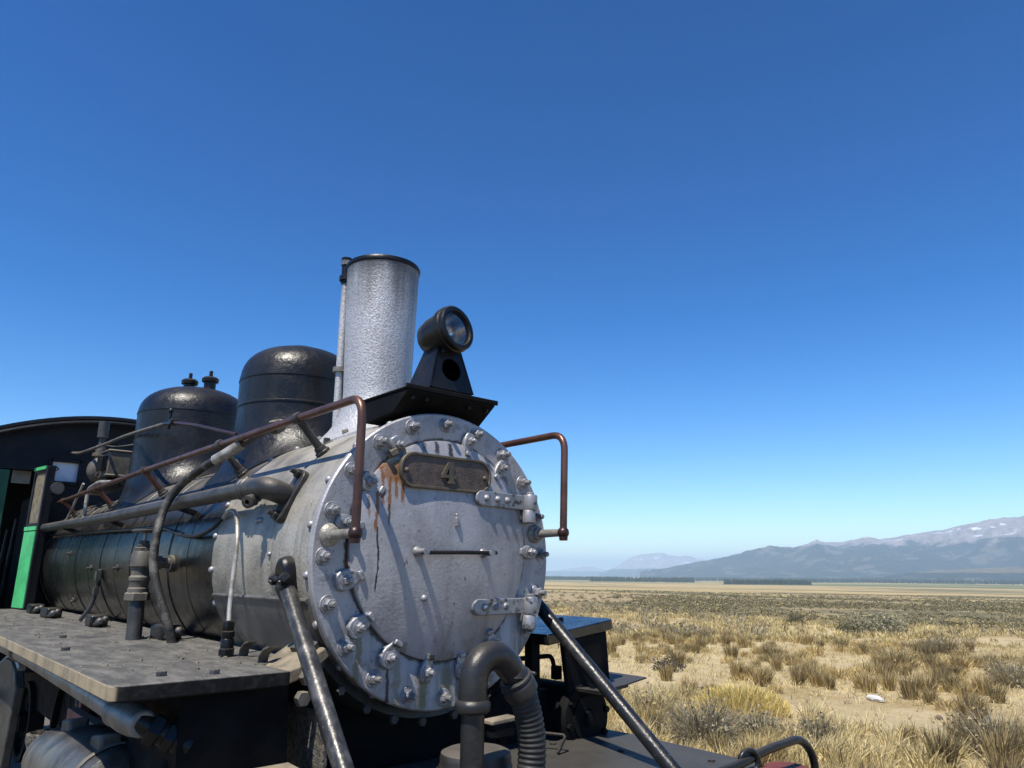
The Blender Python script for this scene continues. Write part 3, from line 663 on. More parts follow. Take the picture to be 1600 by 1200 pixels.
# --- delivery pipe along the barrel
yD, zD = -.628, .274
dp = part('delivery_pipe', MB().tube(rnd([(-5.42, yD + .012, zD + .028), (-3.0, yD, zD + .0), (-.60, yD, zD)], .3), .0355, 20), 'pipe', LOCO)
ep = rnd([(-.64, yD, zD), (-.50, yD, zD), (-.325, yD - .006, zD - .016), (-.335, -.535, .228)], .13, 8)
m = MB().tube(ep, [.040] + [.043] * 8 + [.046] * (len(ep) - 9), 20)
part('pipe_elbow', m, 'pipe', dp)
m = MB()
for x, r in ((-.62, .043), (-.59, .049), (-.555, .049)): m.lathe([(r - .006, -.016), (r, -.010), (r, .010), (r - .006, .016)], (x, yD, zD), (1, 0, 0), 24)
part('pipe_coupling', m, 'pipe', dp)
e0, e1 = cylp(-.305, RS + .012, 58), cylp(-.330, RS + .012, 76)
ax = (e1 - e0).normalized(); nn = radial(67); sd = ax.cross(nn); cc = (e0 + e1) / 2
rings = []
for h_ in (-.016, .012):
    q = []
    for k in range(24):
        a = 2 * math.pi * k / 24; cx_, sx_ = math.cos(a), math.sin(a)
        q.append(cc + nn * h_ + ax * (.078 * (1 if cx_ > 0 else -1) + .040 * cx_) + sd * .048 * sx_)
    rings.append(q)
part('pipe_flange', MB().ring_loft(rings), 'pipe', dp, bevel=.003)
for s_ in (-1, 1):
    part('flange_bolt', MB().hexn(cc + ax * .094 * s_ + nn * .012, nn, .020, .02).lathe([(.011, .02), (.011, .042)], cc + ax * .094 * s_ + nn * .012, nn, 10), 'pipe', dp)
c0 = Vector((-.43, yD - .012, zD - .05)); dv = Vector((.45, -.62, -.25)).normalized()
m = MB().tube([c0 - dv * .01, c0 + dv * .05], .017, 12).hexn(c0 + dv * .02, dv, .026, .018).lathe([(.020, .045), (.026, .05), (.026, .072), (.018, .074), (.010, .074), (.009, .05)], c0, dv, 16, (True, False))
part('drain_cock', m, 'pipe', dp)
m = MB().tube(rnd([(-5.42, yD + .012, zD + .028), (-5.44, yD + .02, .45), (-5.38, yD + .03, .60), (-5.20, yD + .06, .66)], .12), .042, 16).lathe([(.055, 0), (.06, .02), (.055, .045)], (-5.2, yD + .06, .655), (1, 0, .1), 18)
part('pipe_riser', m, 'pipe', dp)
for x in (-1.5, -2.9, -4.2):
    part('pipe_clip', MB().box((x, yD + .045, zD - .03), (.03, .13, .03), Matrix.Rotation(-.3, 3, 'X')), 'black', dp, bevel=.004)

# --- braided hose over the barrel down to the board
hp = spline([(-1.05, -.32, .665), (-.98, -.46, .58), (-1.07, -.562, .488), (-1.212, -.605, .44), (-1.369, -.655, .362), (-1.425, -.703, .254), (-1.389, -.738, .123), (-1.363, -.745, -.032), (-1.325, -.722, -.155), (-1.28, -.685, -.275), (-1.275, -.64, -.41)], 7)
hs = part('braided_hose', MB().tube(hp, .0205, 14), 'braid', LOCO)
part('hose_ferrule', MB().tube(hp[10:18], .027, 14), 'twist', hs)
part('hose_nut', MB().hexn((-1.05, -.31, .665), (.05, -.12, -.06), .04, .04).ball((-1.05, -.30, .668), .035, 10, 8), 'dusty', hs)
# --- check valve
vx, vy = -1.60, -.735
m = MB().tube([(vx + .03, vy, -.41), (vx + .02, vy, -.30), (vx, vy, -.20)], .037, 18)
cv = part('check_valve', m, 'pipe', LOCO)
m = MB().hexn((vx, vy, -.215), (0, 0, 1), .062, .042).lathe([(.050, -.175), (.050, -.155), (.044, -.15), (.046, -.12), (.050, -.115), (.050, -.10), (.042, -.09), (.042, -.055), (.05, -.05), (.054, -.045), (.054, .012), (.044, .03)], (vx, vy, 0), (0, 0, 1), 20)
m.hexn((vx, vy, .028), (0, 0, 1), .042, .022).lathe([(.03, .05), (.032, .062), (.024, .068), (.026, .08), (.018, .084)], (vx, vy, 0), (0, 0, 1), 14)
part('valve_body', m, 'dusty', cv)
part('valve_stem', MB().tube([(vx, vy, .08), (vx, vy, .135)], .008, 10), 'twist', cv)
part('handwheel', MB().lathe([(.0, .124), (.055, .124), (.064, .128), (.064, .136), (.055, .139), (.0, .139)], (vx, vy, 0), (0, 0, 1), 28, (False, False)), 'pipe', cv)
m = MB().tube([(vx, vy, -.025), (vx - .02, -.56, -.03)], .027, 14).hexn((vx - .006, vy + .06, -.027), (-.08, 1, 0), .04, .035).lathe([(.045, 0), (.045, .02)], (vx - .018, -.60, -.03), (-.08, 1, 0), 18)
part('valve_branch', m, 'dusty', cv)
# --- small white pipe with fitting
wp = spline([(-.95, -.578, .175), (-.86, -.594, .196), (-.76, -.602, .19), (-.69, -.612, .135), (-.635, -.625, .045), (-.605, -.640, -.09), (-.57, -.655, -.21), (-.55, -.66, -.265)], 6)
sp_ = part('sanding_pipe', MB().tube(wp, .0098, 12), 'twist', LOCO)
m = MB().hexn((-.548, -.66, -.30), (0, 0, 1), .024, .035).lathe([(.021, -.37), (.026, -.365), (.026, -.335), (.022, -.33), (.026, -.325), (.026, -.305), (.018, -.30)], (-.546, -.66, 0), (0, 0, 1), 14).hexn((-.545, -.66, -.395), (0, 0, 1), .032, .028).tube([(-.545, -.66, -.42), (-.545, -.66, -.37)], .015, 10)
part('pipe_fitting', m, 'black', sp_)
cd_ = spline([(-5.33, -.556, .240), (-4.4, -.560, .224), (-3.462, -.57, .203), (-2.7, -.572, .186), (-1.92, -.579, .168), (-1.5, -.59, .115), (-1.226, -.596, .10), (-1.037, -.590, .132), (-.952, -.576, .182)], 6)
part('conduit', MB().tube(cd_, .010, 10), 'black', LOCO)
# --- whistle linkage
lk = part('linkage_rod', MB().tube(spline([(-5.50, -.45, 1.035), (-5.1, -.45, .985), (-4.687, -.45, .965), (-4.1, -.45, .945), (-3.447, -.45, .927), (-2.56, -.45, .88)], 6), .013, 10), 'dusty', LOCO)
part('linkage_arm', MB().tube([(-2.40, -.45, .868), (-1.9, -.45, .775), (-1.30, -.43, .64)], [.013, .0105, .009], 10), 'copper_dark', lk)
part('linkage_joint', MB().box((-2.48, -.45, .872), (.14, .035, .02), Matrix.Rotation(.12, 3, 'Y')).tube([(-2.44, -.45, .83), (-2.44, -.45, .95)], .013, 8).ball((-2.44, -.45, .95), .02, 8, 6).box((-2.36, -.45, .862), (.06, .05, .035)), 'black', lk, bevel=.005)
part('linkage_wire', MB().tube(spline([(-5.45, -.2, 1.14), (-4.9, -.2, 1.05), (-4.2, -.2, .985), (-3.9, -.2, .97)], 4), .006, 6), 'dusty', lk)
# --- turbo generator
tg = part('turbo_generator', MB().lathe([(.05, -.11), (.105, -.10), (.118, -.04), (.118, .03), (.10, .06), (.05, .08), (.045, .16)], (-4.72, -.32, .80), (1, 0, .0), 28), 'dusty', LOCO)
part('exhaust_stub', MB().tube([(-4.80, -.34, .86), (-4.80, -.34, 1.03)], .042, 16).lathe([(.062, .0), (.062, .03)], (-4.80, -.34, .93), (0, 0, 1), 18), 'dusty', tg)
part('exhaust_stack', MB().tube([(-4.80, -.34, 1.00), (-4.80, -.34, 1.12)], .026, 14).tube([(-4.80, -.34, 1.10), (-4.80, -.34, 1.25)], .046, 16), 'pipe', tg)
m = MB().box((-4.28, -.32, .80), (.26, .17, .19)).box((-4.28, -.32, .905), (.28, .19, .018)).box((-4.28, -.32, .70), (.28, .19, .018))
part('dynamo_body', m, 'dusty', tg, bevel=.012)
part('terminal_box', MB().box((-4.26, -.425, .80), (.16, .05, .12)), 'black', tg, bevel=.006)
m = MB()
for a in (0, 1, 2): m.hexn((-4.46, -.38 + .05 * a, .86 - .04 * a), (0, -1, .1), .028, .03).tube([(-4.50, -.40, .78 - .03 * a), (-4.40, -.40, .82 - .03 * a)], .018, 10)
part('governor_gear', m, 'dusty', tg)
part('generator_bracket', MB().box((-4.6, -.32, .62), (.9, .16, .03)).box((-4.8, -.32, .67), (.06, .12, .14)).box((-4.3, -.32, .66), (.06, .12, .1)), 'black', tg, bevel=.005)
part('steam_feed', MB().tube(rnd([(-4.45, -.46, .36), (-4.46, -.46, .60), (-4.2, -.44, .64), (-3.95, -.40, .62)], .06), .016, 10).tube([(-4.95, -.50, .34), (-4.62, -.47, .66)], .011, 8), 'twist', tg)
# --- small studs and wash-out plugs on the barrel
for x, dg in ((-1.32, 38), (-2.3, 36), (-2.25, 44), (-.52, 30), (-4.4, 40)):
    part('washout_plug', MB().lathe([(.03, -.004), (.03, .012), (.02, .016)], cylp(x, RB, dg), radial(dg), 14).box(cylp(x, RB + .022, dg), (.022, .022, .022)), 'pipe', boiler)
part('bracket_clip', MB().tube(rnd([cylp(-1.36, RB, 40), cylp(-1.36, RB + .07, 40), cylp(-1.30, RB + .075, 40), cylp(-1.28, RB + .0, 41)], .02), .011, 8), 'dusty', boiler)

# --- running boards
def rb_poly(y0, y1, xf, s=1):
    p = [(-5.55, s * .43), (-.35, s * .43), (-.20, s * y0), (xf, s * y0)]
    r = .05
    for k in range(9):
        a = math.pi / 2 * k / 8; p.append((xf - r + r * math.cos(a), s * (y1 - r + r * math.sin(a))))
    p += [(-5.55, s * (y1 - .02))]
    return p
nb = part('running_board', MB().prism(rb_poly(.655, 1.212, .035, -1), 'z', -.448, -.400), 'board', LOCO, bevel=.005)
for x, y, s in ((-4.58, -.68, 1), (-3.84, -.70, 1), (-2.70, -.655, 1), (-1.52, -.60, 1)):
    R_ = Matrix.Rotation(random.uniform(-.1, .1), 3, 'Z')
    pd = part('board_pad', MB().box((x, y, -.365), (.20, .10, .07), R_), 'black', nb, bevel=.012)
    m = MB().ball((x + .13, y - .01, -.37), .028, 8, 6).ball((x + .16, y + .01, -.355), .022, 8, 6).tube([(x + .10, y - .03, -.385), (x + .19, y - .02, -.365)], .012, 8)
    part('pad_wing_nut', m, 'pipe', nb)
for x, y in ((-.12, -1.03), (-.06, -.88), (-1.9, -.98), (-1.2, -1.1)): part('board_bolt', MB().hexn((x, y, -.402), (0, 0, 1), .017, .016), 'pipe', nb)
gr_ = MB()
for k in range(120):
    x = -.2 - 4.8 * random.random(); y = -.62 - .5 * random.random() ** 2.2; q = random.uniform(.003, .009)
    gr_.box((x, y, -.3995 + q * .3), (q * random.uniform(.8, 2), q * random.uniform(.8, 1.6), q), Matrix.Rotation(random.random() * 3, 3, 'Z'))
tag(part('board_grit', gr_, 'tan', nb), kind='stuff')
for i, (x, y) in enumerate(((-.50, -.60), (-.24, -.63))):
    m = MB(); pts = [(x - .02, y, -.40), (x - .012, y, -.375), (x + .012, y + .005, -.352), (x + .04, y + .01, -.343)]
    rg = [[Vector(p) + Vector((0, s * .02, 0)) + Vector((0, 0, h_)) for s, h_ in ((-1, 0), (1, 0), (1, .007), (-1, .007))] for p in pts]
    m.ring_loft(rg); part('board_lug', m, 'dusty', nb)
part('lagging_strap', MB().tube(spline([(-3.2, -.64, -.39), (-3.15, -.60, -.30), (-3.12, -.585, -.18), (-3.10, -.582, -.06)], 5), .014, 8).box((-3.11, -.592, -.10), (.05, .03, .06)).box((-3.11, -.592, -.2), (.05, .03, .05)), 'pipe', boiler)
# far board sags inward: built level, then tipped about its inner edge
tip = Matrix.Translation((0, .60, -.345)) @ Matrix.Rotation(math.radians(6.5), 4, 'X') @ Matrix.Translation((0, -.60, .40))
def tipped(name, mb, mat, parent, bevel=0):
    me = mb.mesh(name); me.transform(tip); return link(name, me, M[mat], parent, bevel=bevel)
fb = tipped('running_board', MB().prism(rb_poly(.60, 1.085, .01, 1), 'z', -.448, -.400), 'gloss', LOCO, .005)
tag(fb, label='running board on the far side, tipped up at its outer edge')
tipped('board_bolt', MB().hexn((-.25, .95, -.402), (0, 0, 1), .017, .016), 'black', fb); tipped('board_bolt', MB().hexn((-.35, .80, -.402), (0, 0, 1), .02, .018), 'black', fb)
part('board_post', MB().box((-.10, .607, -.50), (.05, .055, .28)), 'black_matte', fb, bevel=.004)
part('hook_pipe', MB().tube(rnd([(-.1, .5, -.452), (-.1, .735, -.452), (-.1, .765, -.56)], .03), .011, 10).box((-.1, .765, -.53), (.04, .035, .06)), 'black_matte', fb)
# boxes over the cylinders
m = MB().prism([(-.985, -.75), (-.615, -.75), (-.632, -.449), (-.990, -.449)], 'x', -.55, -.02)
part('cylinder_box', m, 'black_matte', LOCO, bevel=.004)
m = MB(); m.prism([(.715, -.70), (1.005, -.70), (1.015, -.449), (.705, -.449)], 'x', -.025, .0)
tipped('cylinder_box', m, 'black_matte', LOCO, .004)
for s in (-1, 1):
    cx0 = 0 if s > 0 else -.10
    cyl_ = part('cylinder', MB().lathe([(.12, .012), (.145, .010), (.15, .0), (.15, -.04), (.14, -.05), (.14, -.55), (.12, -.56)], (cx0, s * .855, -.725), (1, 0, 0), 40), 'black_matte', LOCO)
    part('cylinder_cover', MB().lathe([(.10, .010), (.10, .022), (.04, .028), (.04, .045), (.02, .05)], (cx0, s * .855, -.725), (1, 0, 0), 32), 'black_matte', cyl_)
    for k in range(8):
        a = k * math.pi / 4 + .2; part('cover_bolt', MB().hexn((cx0 + .010, s * .855 + .128 * math.cos(a), -.725 + .128 * math.sin(a)), (1, 0, 0), .016, .02), 'black_matte', cyl_)
part('step_plate', MB().add([Vector(p) for p in ((-.10, .80, -.60), (.13, .815, -.60), (.06, 1.245, -.575), (-.22, 1.26, -.575), (-.10, .80, -.607), (.13, .815, -.607), (.06, 1.245, -.582), (-.22, 1.26, -.582))], [(0, 1, 2, 3), (7, 6, 5, 4), (0, 4, 5, 1), (1, 5, 6, 2), (2, 6, 7, 3), (3, 7, 4, 0)]).add([Vector(p) for p in ((.0, .79, -.59), (.14, .80, -.59), (.145, 1.0, -.575), (.0, .79, -.603), (.14, .80, -.606), (.145, 1.0, -.59))], [(0, 1, 2), (3, 5, 4), (0, 3, 4, 1), (1, 4, 5, 2), (2, 5, 3, 0)]), 'deck', LOCO)
part('step_plate', MB().prism([(-.25, -1.0), (.11, -.98), (.13, -.62), (-.25, -.60)], 'z', -.715, -.70), 'tan', LOCO, bevel=.003)
# saddle
m = MB()
A = [math.radians(122 + 116 * k / 36) for k in range(37)]
rg = []
for x, r0_, r1_ in ((-.15, .60, .66), (-.05, .60, .655), (-.045, .605, .645)):
    pass
for a in A:
    s_, c_ = math.sin(a), math.cos(a)
    rg.append([Vector((-.20, -.594 * s_, .594 * c_)), Vector((-.06, -.594 * s_, .594 * c_)), Vector((-.052, -.632 * s_, .632 * c_)), Vector((-.20, -.655 * s_, .655 * c_))])
m.ring_loft(rg); saddle = part('saddle', m, 'pipe', LOCO, ang=50)
m = MB()
for x0, x1, h_ in ((-.95, -.19, 1.0),):
    pl = [(-.50, -1.0)] + [(-.640 * math.sin(a), .640 * math.cos(a)) for a in [math.radians(130 + 100 * k / 24) for k in range(25)]] + [(.50, -1.0)]
    m.prism(pl, 'x', x0, x1)
part('saddle_block', m, 'black_matte', saddle)
part('saddle_side', MB().box((-.35, -.512, -.78), (.80, .02, .46)), 'gravelly', saddle, bevel=.004)
for dg in (128, 140, 152, 164, 176, 190, 204, 218):
    part('saddle_bolt', MB().hexn(cylp(-.11, .645, dg) + Vector((.055, 0, 0)), (1, 0, 0), .018, .02), 'pipe', saddle)
m = MB()
br = [(-.66, -.41), (-.60, -.395), (-.50, -.335), (-.47, -.36), (-.56, -.43), (-.66, -.46)]
m.prism(br, 'x', -.30, -.02); part('board_bracket', m, 'tan', LOCO, bevel=.006)
part('bracket_bolt', MB().hexn((-.02, -.57, -.43), (1, 0, 0), .03, .03).hexn((-.02, -.585, -.50), (1, 0, 0), .028, .03), 'dusty', LOCO)
# --- smokebox braces
for s in (-1, 1):
    t0, t1 = Vector((-.180, s * .600, -.115)), Vector((.64, s * .672, -.815))
    dr = (t1 - t0).normalized()
    bo = part('brace_rod', MB().tube([t0 + dr * .01, t0 + dr * .05, t0 + dr * .12, t1], [.026, .031, .0305, .0305], 20), 'brace' if s < 0 else 'brace_black', LOCO)
    ra = radial(99 if s < 0 else -99); tg_ = radial(189 if s < 0 else -189); lc = cylp(-.182, RS - .004, 99 if s < 0 else -99)
    rgs = []
    for h_, k_ in ((0, 1.0), (.022, 1.0), (.040, .93), (.050, .75)):
        rgs.append([lc + ra * h_ + Vector((math.cos(t) * .050 * k_, 0, 0)) + tg_ * (math.sin(t) * .072 * k_ + (.02 if math.sin(t) > 0 else -.012)) for t in [2 * math.pi * k / 28 for k in range(28)]])
    part('brace_lug', MB().ring_loft(rgs), 'black', bo, bevel=.003)
    for sg in (-1, 1):
        q = lc + Vector((sg * .040, 0, 0)) + ra * .045 - tg_ * .012
        part('lug_bolt', MB().hexn(q - ra * .012, (ra * .8 + tg_ * .5), .023, .034).lathe([(.013, .03), (.013, .042)], q - ra * .012, (ra * .8 + tg_ * .5), 10), 'black', bo)
    part('brace_eye', MB().lathe([(.020, -.034), (.033, -.03), (.035, 0), (.033, .03), (.020, .034)], t0 + dr * .015, (1, 0, 0), 18), 'black', bo)
# --- front deck, beam, frames
deck = part('front_deck', MB().prism([(-.12, -1.03), (-.12, 1.045), (.10, 1.06), (.80, 1.03), (.80, -1.03)], 'z', -.822, -.806), 'deck', LOCO, bevel=.003)
for x, y in ((.02, .62), (.30, .75), (.55, .5), (.35, .3), (.65, .9)): part('deck_rivet', MB().lathe([(.016, 0), (.014, .008), (.001, .011)], (x, y, -.807), (0, 0, 1), 10), 'deck', deck)
part('bent_rod', MB().tube(rnd([(.02, .45, -.80), (.02, .50, -.74), (.16, .56, -.74), (.17, .50, -.80)], .02), .007, 8), 'black', deck)
mb = MB(); pl = []
for k in range(11):
    a = math.pi / 2 - math.pi * k / 10; pl.append((.885 + .0 + .075 * math.cos(a) * 1.0, 0))
m = MB().box((.865, 0, -.98), (.11, 2.16, .33)).lathe([(.085, -.165), (.085, .163)], (.865, 1.10, -.98), (0, 0, 1), 24).lathe([(.085, -.165), (.085, .163)], (.865, -1.10, -.98), (0, 0, 1), 24)
part('buffer_beam', m, 'maroon', LOCO, bevel=.006)
fr = part('main_frame', MB().box((-2.9, -.42, -1.03), (7.4, .035, .42)).box((-2.9, .42, -1.03), (7.4, .035, .42)).box((-.3, 0, -.98), (.9, 1.0, .30)), 'black_matte', LOCO, bevel=.004)
part('ash_pan', MB().box((-3.2, 0, -.72), (4.4, .80, .34)), 'black_matte', fr, bevel=.01)
part('frame_block', MB().box((-.32, .53, -.80), (.42, .38, .40)), 'black_matte', fr, bevel=.006)
# --- uncoupling lever
ul = part('uncoupling_lever', MB().tube(rnd([(.90, -.2, -.76), (.90, .70, -.745), (.90, .90, -.722), (.90, 1.165, -.715), (.90, 1.262, -.79), (.90, 1.275, -1.05)], .075, 8), .0165, 14), 'black', LOCO)
lp_ = [Vector((.905 + .012 * math.cos(a), .765 + .042 * math.cos(a), -.745 + .040 * math.sin(a))) for a in [2 * math.pi * k / 24 for k in range(24)]]
m = MB(); nrm_ = Vector((1, -.28, 0)).normalized(); rg = []
ctr = Vector((.905, .765, -.745))
for p in lp_:
    o_ = (p - ctr).normalized(); rg.append([p + (o_ * math.cos(t) + nrm_ * math.sin(t)) * .011 for t in [2 * math.pi * k / 10 for k in range(10)]])
m.ring_loft(rg, (False, False), True); part('lever_eye', m, 'black', ul)
part('lever_bracket', MB().box((.885, .66, -.80), (.03, .10, .05)).tube([(.90, .64, -.775), (.90, .72, -.765)], .022, 10), 'black', ul, bevel=.005)
# --- brake standpipe and hose
sx, sy = .60, -.305
sp2 = part('standpipe', MB().tube([(sx, sy, -.82), (sx, sy, -.46)], .0375, 24), 'pipe_dark', LOCO)
el = spline([(sx, sy, -.475), (sx, sy, -.42), (sx, sy + .008, -.375), (sx, sy + .035, -.344), (sx, sy + .078, -.332), (sx, sy + .120, -.345), (sx, sy + .153, -.374), (sx, sy + .180, -.412)], 5)
part('pipe_bend', MB().tube(el, [.0465] * (len(el) - 6) + [.046, .045, .044, .043, .042, .042], 24), 'pipe_dark', sp2)
part('bend_collar', MB().lathe([(.046, -.022), (.056, -.014), (.058, 0), (.056, .010), (.047, .018)], (sx, sy, -.475), (0, 0, 1), 28, (False, False)), 'pipe_dark', sp2)
m = MB()
for k, z in enumerate((-.375, -.388, -.401, -.416, -.438, -.452)):
    a = math.radians(-8); p = Vector((sx + .0455 * math.cos(a), sy + .030 + .0 * k, z)); p = Vector((sx + .037, sy + .0285, z))
    if k == 4: m.ring_loft([[p + Vector((.004 * math.cos(t) * .6, .009 * math.cos(t0_), .009 * math.sin(t0_))) + Vector((.002 * math.cos(t), .002 * math.cos(t) * math.cos(t0_), .002 * math.cos(t) * math.sin(t0_))) for t in (0, 1.57, 3.14, 4.71)] for t0_ in [2 * math.pi * j / 12 for j in range(12)]], (False, False), True)
    else: m.box(p, (.008, .012 - .002 * (k % 3), .003)).box(p + Vector((0, -.004 + .003 * (k % 2), -.004)), (.008, .003, .008))
part('cast_mark', m, 'pipe_dark', sp2)
hose = spline([el[-2], el[-1], (sx, -.088, -.475), (sx, -.062, -.545), (sx, -.05, -.62), (sx, -.054, -.70), (sx + .005, -.075, -.80), (sx + .01, -.11, -.92)], 26)
rad = []
for i, p in enumerate(hose):
    if i < 52: rad.append(.050 + .001 * (i % 3 == 0))
    else:
        rib = .5 + .5 * math.sin(i * 1.05); rad.append(.0445 + .0035 * rib)
part('rubber_hose', MB().tube(hose, rad, 28), 'rubber', sp2)
cdir = (el[-1] - el[-4]).normalized(); cc2 = el[-1] + cdir * .008
part('hose_clamp', MB().lathe([(.052, -.016), (.056, -.012), (.056, -.004), (.0525, 0), (.056, .006), (.058, .012), (.058, .044), (.054, .048)], cc2, cdir, 32, (False, False)), 'rubber', sp2)
part('clamp_lug', MB().box(cc2 + Vector((-.02, .055, .02)), (.02, .03, .018)).tube([cc2 + Vector((-.03, .06, .024)), cc2 + Vector((.02, .07, .018))], .007, 8), 'pipe_dark', sp2, bevel=.003)
# drum-shaped cap and lever bracket behind the standpipe
m = MB().lathe([(.120, -.80), (.122, -.675), (.118, -.660), (.10, -.652), (.0, -.650)], (.42, -.145, 0), (0, 0, 1), 36)
dr_ = part('draw_gear_cap', m, 'pipe', LOCO)
part('cap_band', MB().lathe([(.122, -.735), (.126, -.73), (.126, -.70), (.122, -.695)], (.42, -.145, 0), (0, 0, 1), 36, (False, False)).lathe([(.026, .118), (.026, .135), (.012, .137), (.012, .12)], (.42, -.145, -.725), (.75, -.1, 0), 14), 'black', dr_)
bk = part('front_bracket', MB().box((.30, .07, -.635), (.05, .10, .05)).box((.30, .07, -.73), (.02, .03, .15)), 'black_matte', LOCO, bevel=.004)
part('bracket_cap', MB().box((.30, .068, -.602), (.06, .125, .016), Matrix.Rotation(.03, 3, 'X')), 'tan', bk, bevel=.004)
# --- piping and gear below the near running board
ip = part('injector_pipe', MB().tube(spline([(-5.0, -1.10, -.50), (-2.2, -1.10, -.492), (-1.2, -1.10, -.503), (-.45, -1.10, -.517), (-.30, -1.10, -.521)], 5), .038, 20), 'pipe_silver', LOCO)
d_ = Vector((1, .10, -.06)).normalized(); p0 = Vector((-.30, -1.10, -.521))
part('pipe_socket', MB().lathe([(.040, -.012), (.048, -.006), (.050, 0), (.047, .01), (.051, .10), (.049, .16), (.044, .19), (.041, .20), (.041, .215), (.035, .22)], p0, d_, 26), 'pipe_silver', ip)
p1 = p0 + d_ * .20; d2_ = (Vector((-.03, -.90, -.635)) - p1).normalized()
part('pipe_union', MB().tube([p1 - d2_ * .01, p1 + d2_ * .05], .033, 16).hexn(p1 + d2_ * .03, d2_, .05, .04).hexn(p1 + d2_ * .085, d2_, .045, .035).tube([p1 + d2_ * .06, p1 + d2_ * .17], .036, 16), 'black', ip)
for x in (-2.25, -4.0): part('pipe_hanger', MB().tube(rnd([(x, -1.14, -.44), (x, -1.145, -.50), (x, -1.10, -.54), (x, -1.06, -.44)], .03), .01, 8), 'tan', ip)
# rounded casting with square-headed bolts (valve spindle guide)
m = MB(); rg = []
for x, r1_, zc in ((-1.62, .02, -.90), (-1.58, .13, -.90), (-1.35, .155, -.885), (-1.1, .175, -.865), (-.8, .17, -.85), (-.5, .165, -.85), (-.45, .1, -.85), (-.44, .01, -.85)):
    rg.append([Vector((x, -1.0 + r1_ * 1.0 * math.cos(t), zc + r1_ * math.sin(t))) for t in [2 * math.pi * k / 28 for k in range(28)]])
m.ring_loft(rg); gd = part('spindle_guide', m, 'guide', LOCO)
for x, z in ((-1.16, -.70), (-.66, -.685)): part('guide_bolt', MB().box((x, -1.03, z), (.15, .075, .06), Matrix.Rotation(-.15, 3, 'Y')), 'dusty', gd, bevel=.012)
part('guide_groove', MB().lathe([(.172, -.012), (.178, 0), (.172, .012)], (-.58, -1.0, -.85), (1, 0, 0), 28, (False, False)), 'dusty', gd)
part('oil_cup', MB().lathe([(.06, -.08), (.085, .0), (.085, .03), (.07, .035), (.06, .0)], (-1.66, -1.03, -.83), (0, 0, 1), 20, (True, True)).box((-1.52, -1.0, -.80), (.2, .1, .03)), 'gravelly', gd)
part('frame_stretcher', MB().box((-1.75, -.86, -.82), (.55, .05, .13)).box((-2.05, -.80, -.75), (.05, .05, .35)), 'red', fr, bevel=.004)
# expansion link plate
pl = [(-2.50, -.74), (-2.62, -.66), (-2.82, -.615), (-3.05, -.62), (-3.35, -.70), (-3.5, -.82), (-3.4, -1.5), (-2.62, -1.5), (-2.56, -1.1)]
pl = [(a - .35, b) for a, b in pl]
el_ = part('expansion_link', MB().prism(pl, 'y', -1.0, -.95), 'pipe', LOCO, bevel=.008)
part('link_edge', MB().tube([Vector((p[0], -.965, p[1] + .012)) for p in pl[1:6]], .022, 8), 'twist', el_)
part('link_pin', MB().lathe([(.09, 0), (.09, .16), (.07, .17)], (-3.6, -1.0, -.86), (0, -1, 0), 20), 'pipe', el_)
for x, z0_, z1_, mt in ((-2.3, -1.3, -.72, 'dusty'), (-2.05, -1.3, -.70, 'pipe'), (-1.75, -1.2, -.62, 'black')): part('brake_hanger', MB().tube(rnd([(x, -.78, z0_), (x + .04, -.78, (z0_ + z1_) / 2), (x, -.78, z1_), (x - .12, -.70, z1_ + .02)], .06), .016, 8), mt, fr)
part('ash_lever', MB().tube([(-2.85, -.93, -.60), (-2.82, -.93, -.45)], .022, 8).ball((-2.83, -.93, -.50), .045, 10, 6), 'red', fr)
# wheels
for s in (-1, 1):
    for x, r in ((.25, .33), (-1.0, .46), (-2.0, .46), (-3.0, .46), (-4.0, .46), (-5.6, .33)):
        zc = -ZC + r; yy = s * .42
        wl = part('wheel', MB().lathe([(r - .05, -.06), (r + .015, -.055), (r + .01, -.03), (r, .06), (r - .05, .06)], (x, yy, zc), (0, s, 0), 40, (False, False)).ring_loft([[Vector((x + (r - .05) * math.cos(t), yy + q, zc + (r - .05) * math.sin(t))) for t in [2 * math.pi * k / 40 for k in range(40)]] for q in (-.06, .06)], (False, False)), 'black_matte', LOCO)
        m = MB().lathe([(.085, -.07), (.085, .09)], (x, yy, zc), (0, s, 0), 20)
        for k in range(10):
            a = k * math.pi / 5; m.tube([(x + .06 * math.cos(a), yy, zc + .06 * math.sin(a)), (x + (r - .04) * math.cos(a), yy, zc + (r - .04) * math.sin(a))], .024, 8)
        part('spokes', m, 'black_matte', wl)
    part('coupling_rod', MB().box((-2.5, s * .56, -1.36), (3.1, .03, .07)), 'pipe', LOCO, bevel=.006)
# --- cab
xc = -5.5
def roof_z(y): return 1.385 - .19 * y * y
ys = [-1.25, -.98, -.70, -.59, -.36, 0, .36, .59, .70, .98, 1.25]; zs = [-.95, -.4, .75, .80, .84, .945, 9]
bm = bmesh.new(); vd = {}
def gv(i, j):
    if (i, j) not in vd:
        y = ys[i]; z = zs[j] if zs[j] < 5 else roof_z(y) - .02; vd[(i, j)] = bm.verts.new((xc, y, z))
    return vd[(i, j)]
for i in range(len(ys) - 1):
    for j in range(len(zs) - 1):
        ym, zm = (ys[i] + ys[i + 1]) / 2, (zs[j] + min(zs[j + 1], 1.2)) / 2
        if .70 < abs(ym) < .98 and -.4 < zm < .84: continue
        if .36 < abs(ym) < .59 and .75 < zm < .945: continue
        bm.faces.new((gv(i, j), gv(i + 1, j), gv(i + 1, j + 1), gv(i, j + 1)))
me = bpy.data.meshes.new('cab'); bm.to_mesh(me); bm.free()
cab = link('cab', me, M['cab'], LOCO); sm = cab.modifiers.new('solid', 'SOLIDIFY'); sm.thickness = .03
rg = []
yy = np.linspace(-1.36, 1.36, 29)
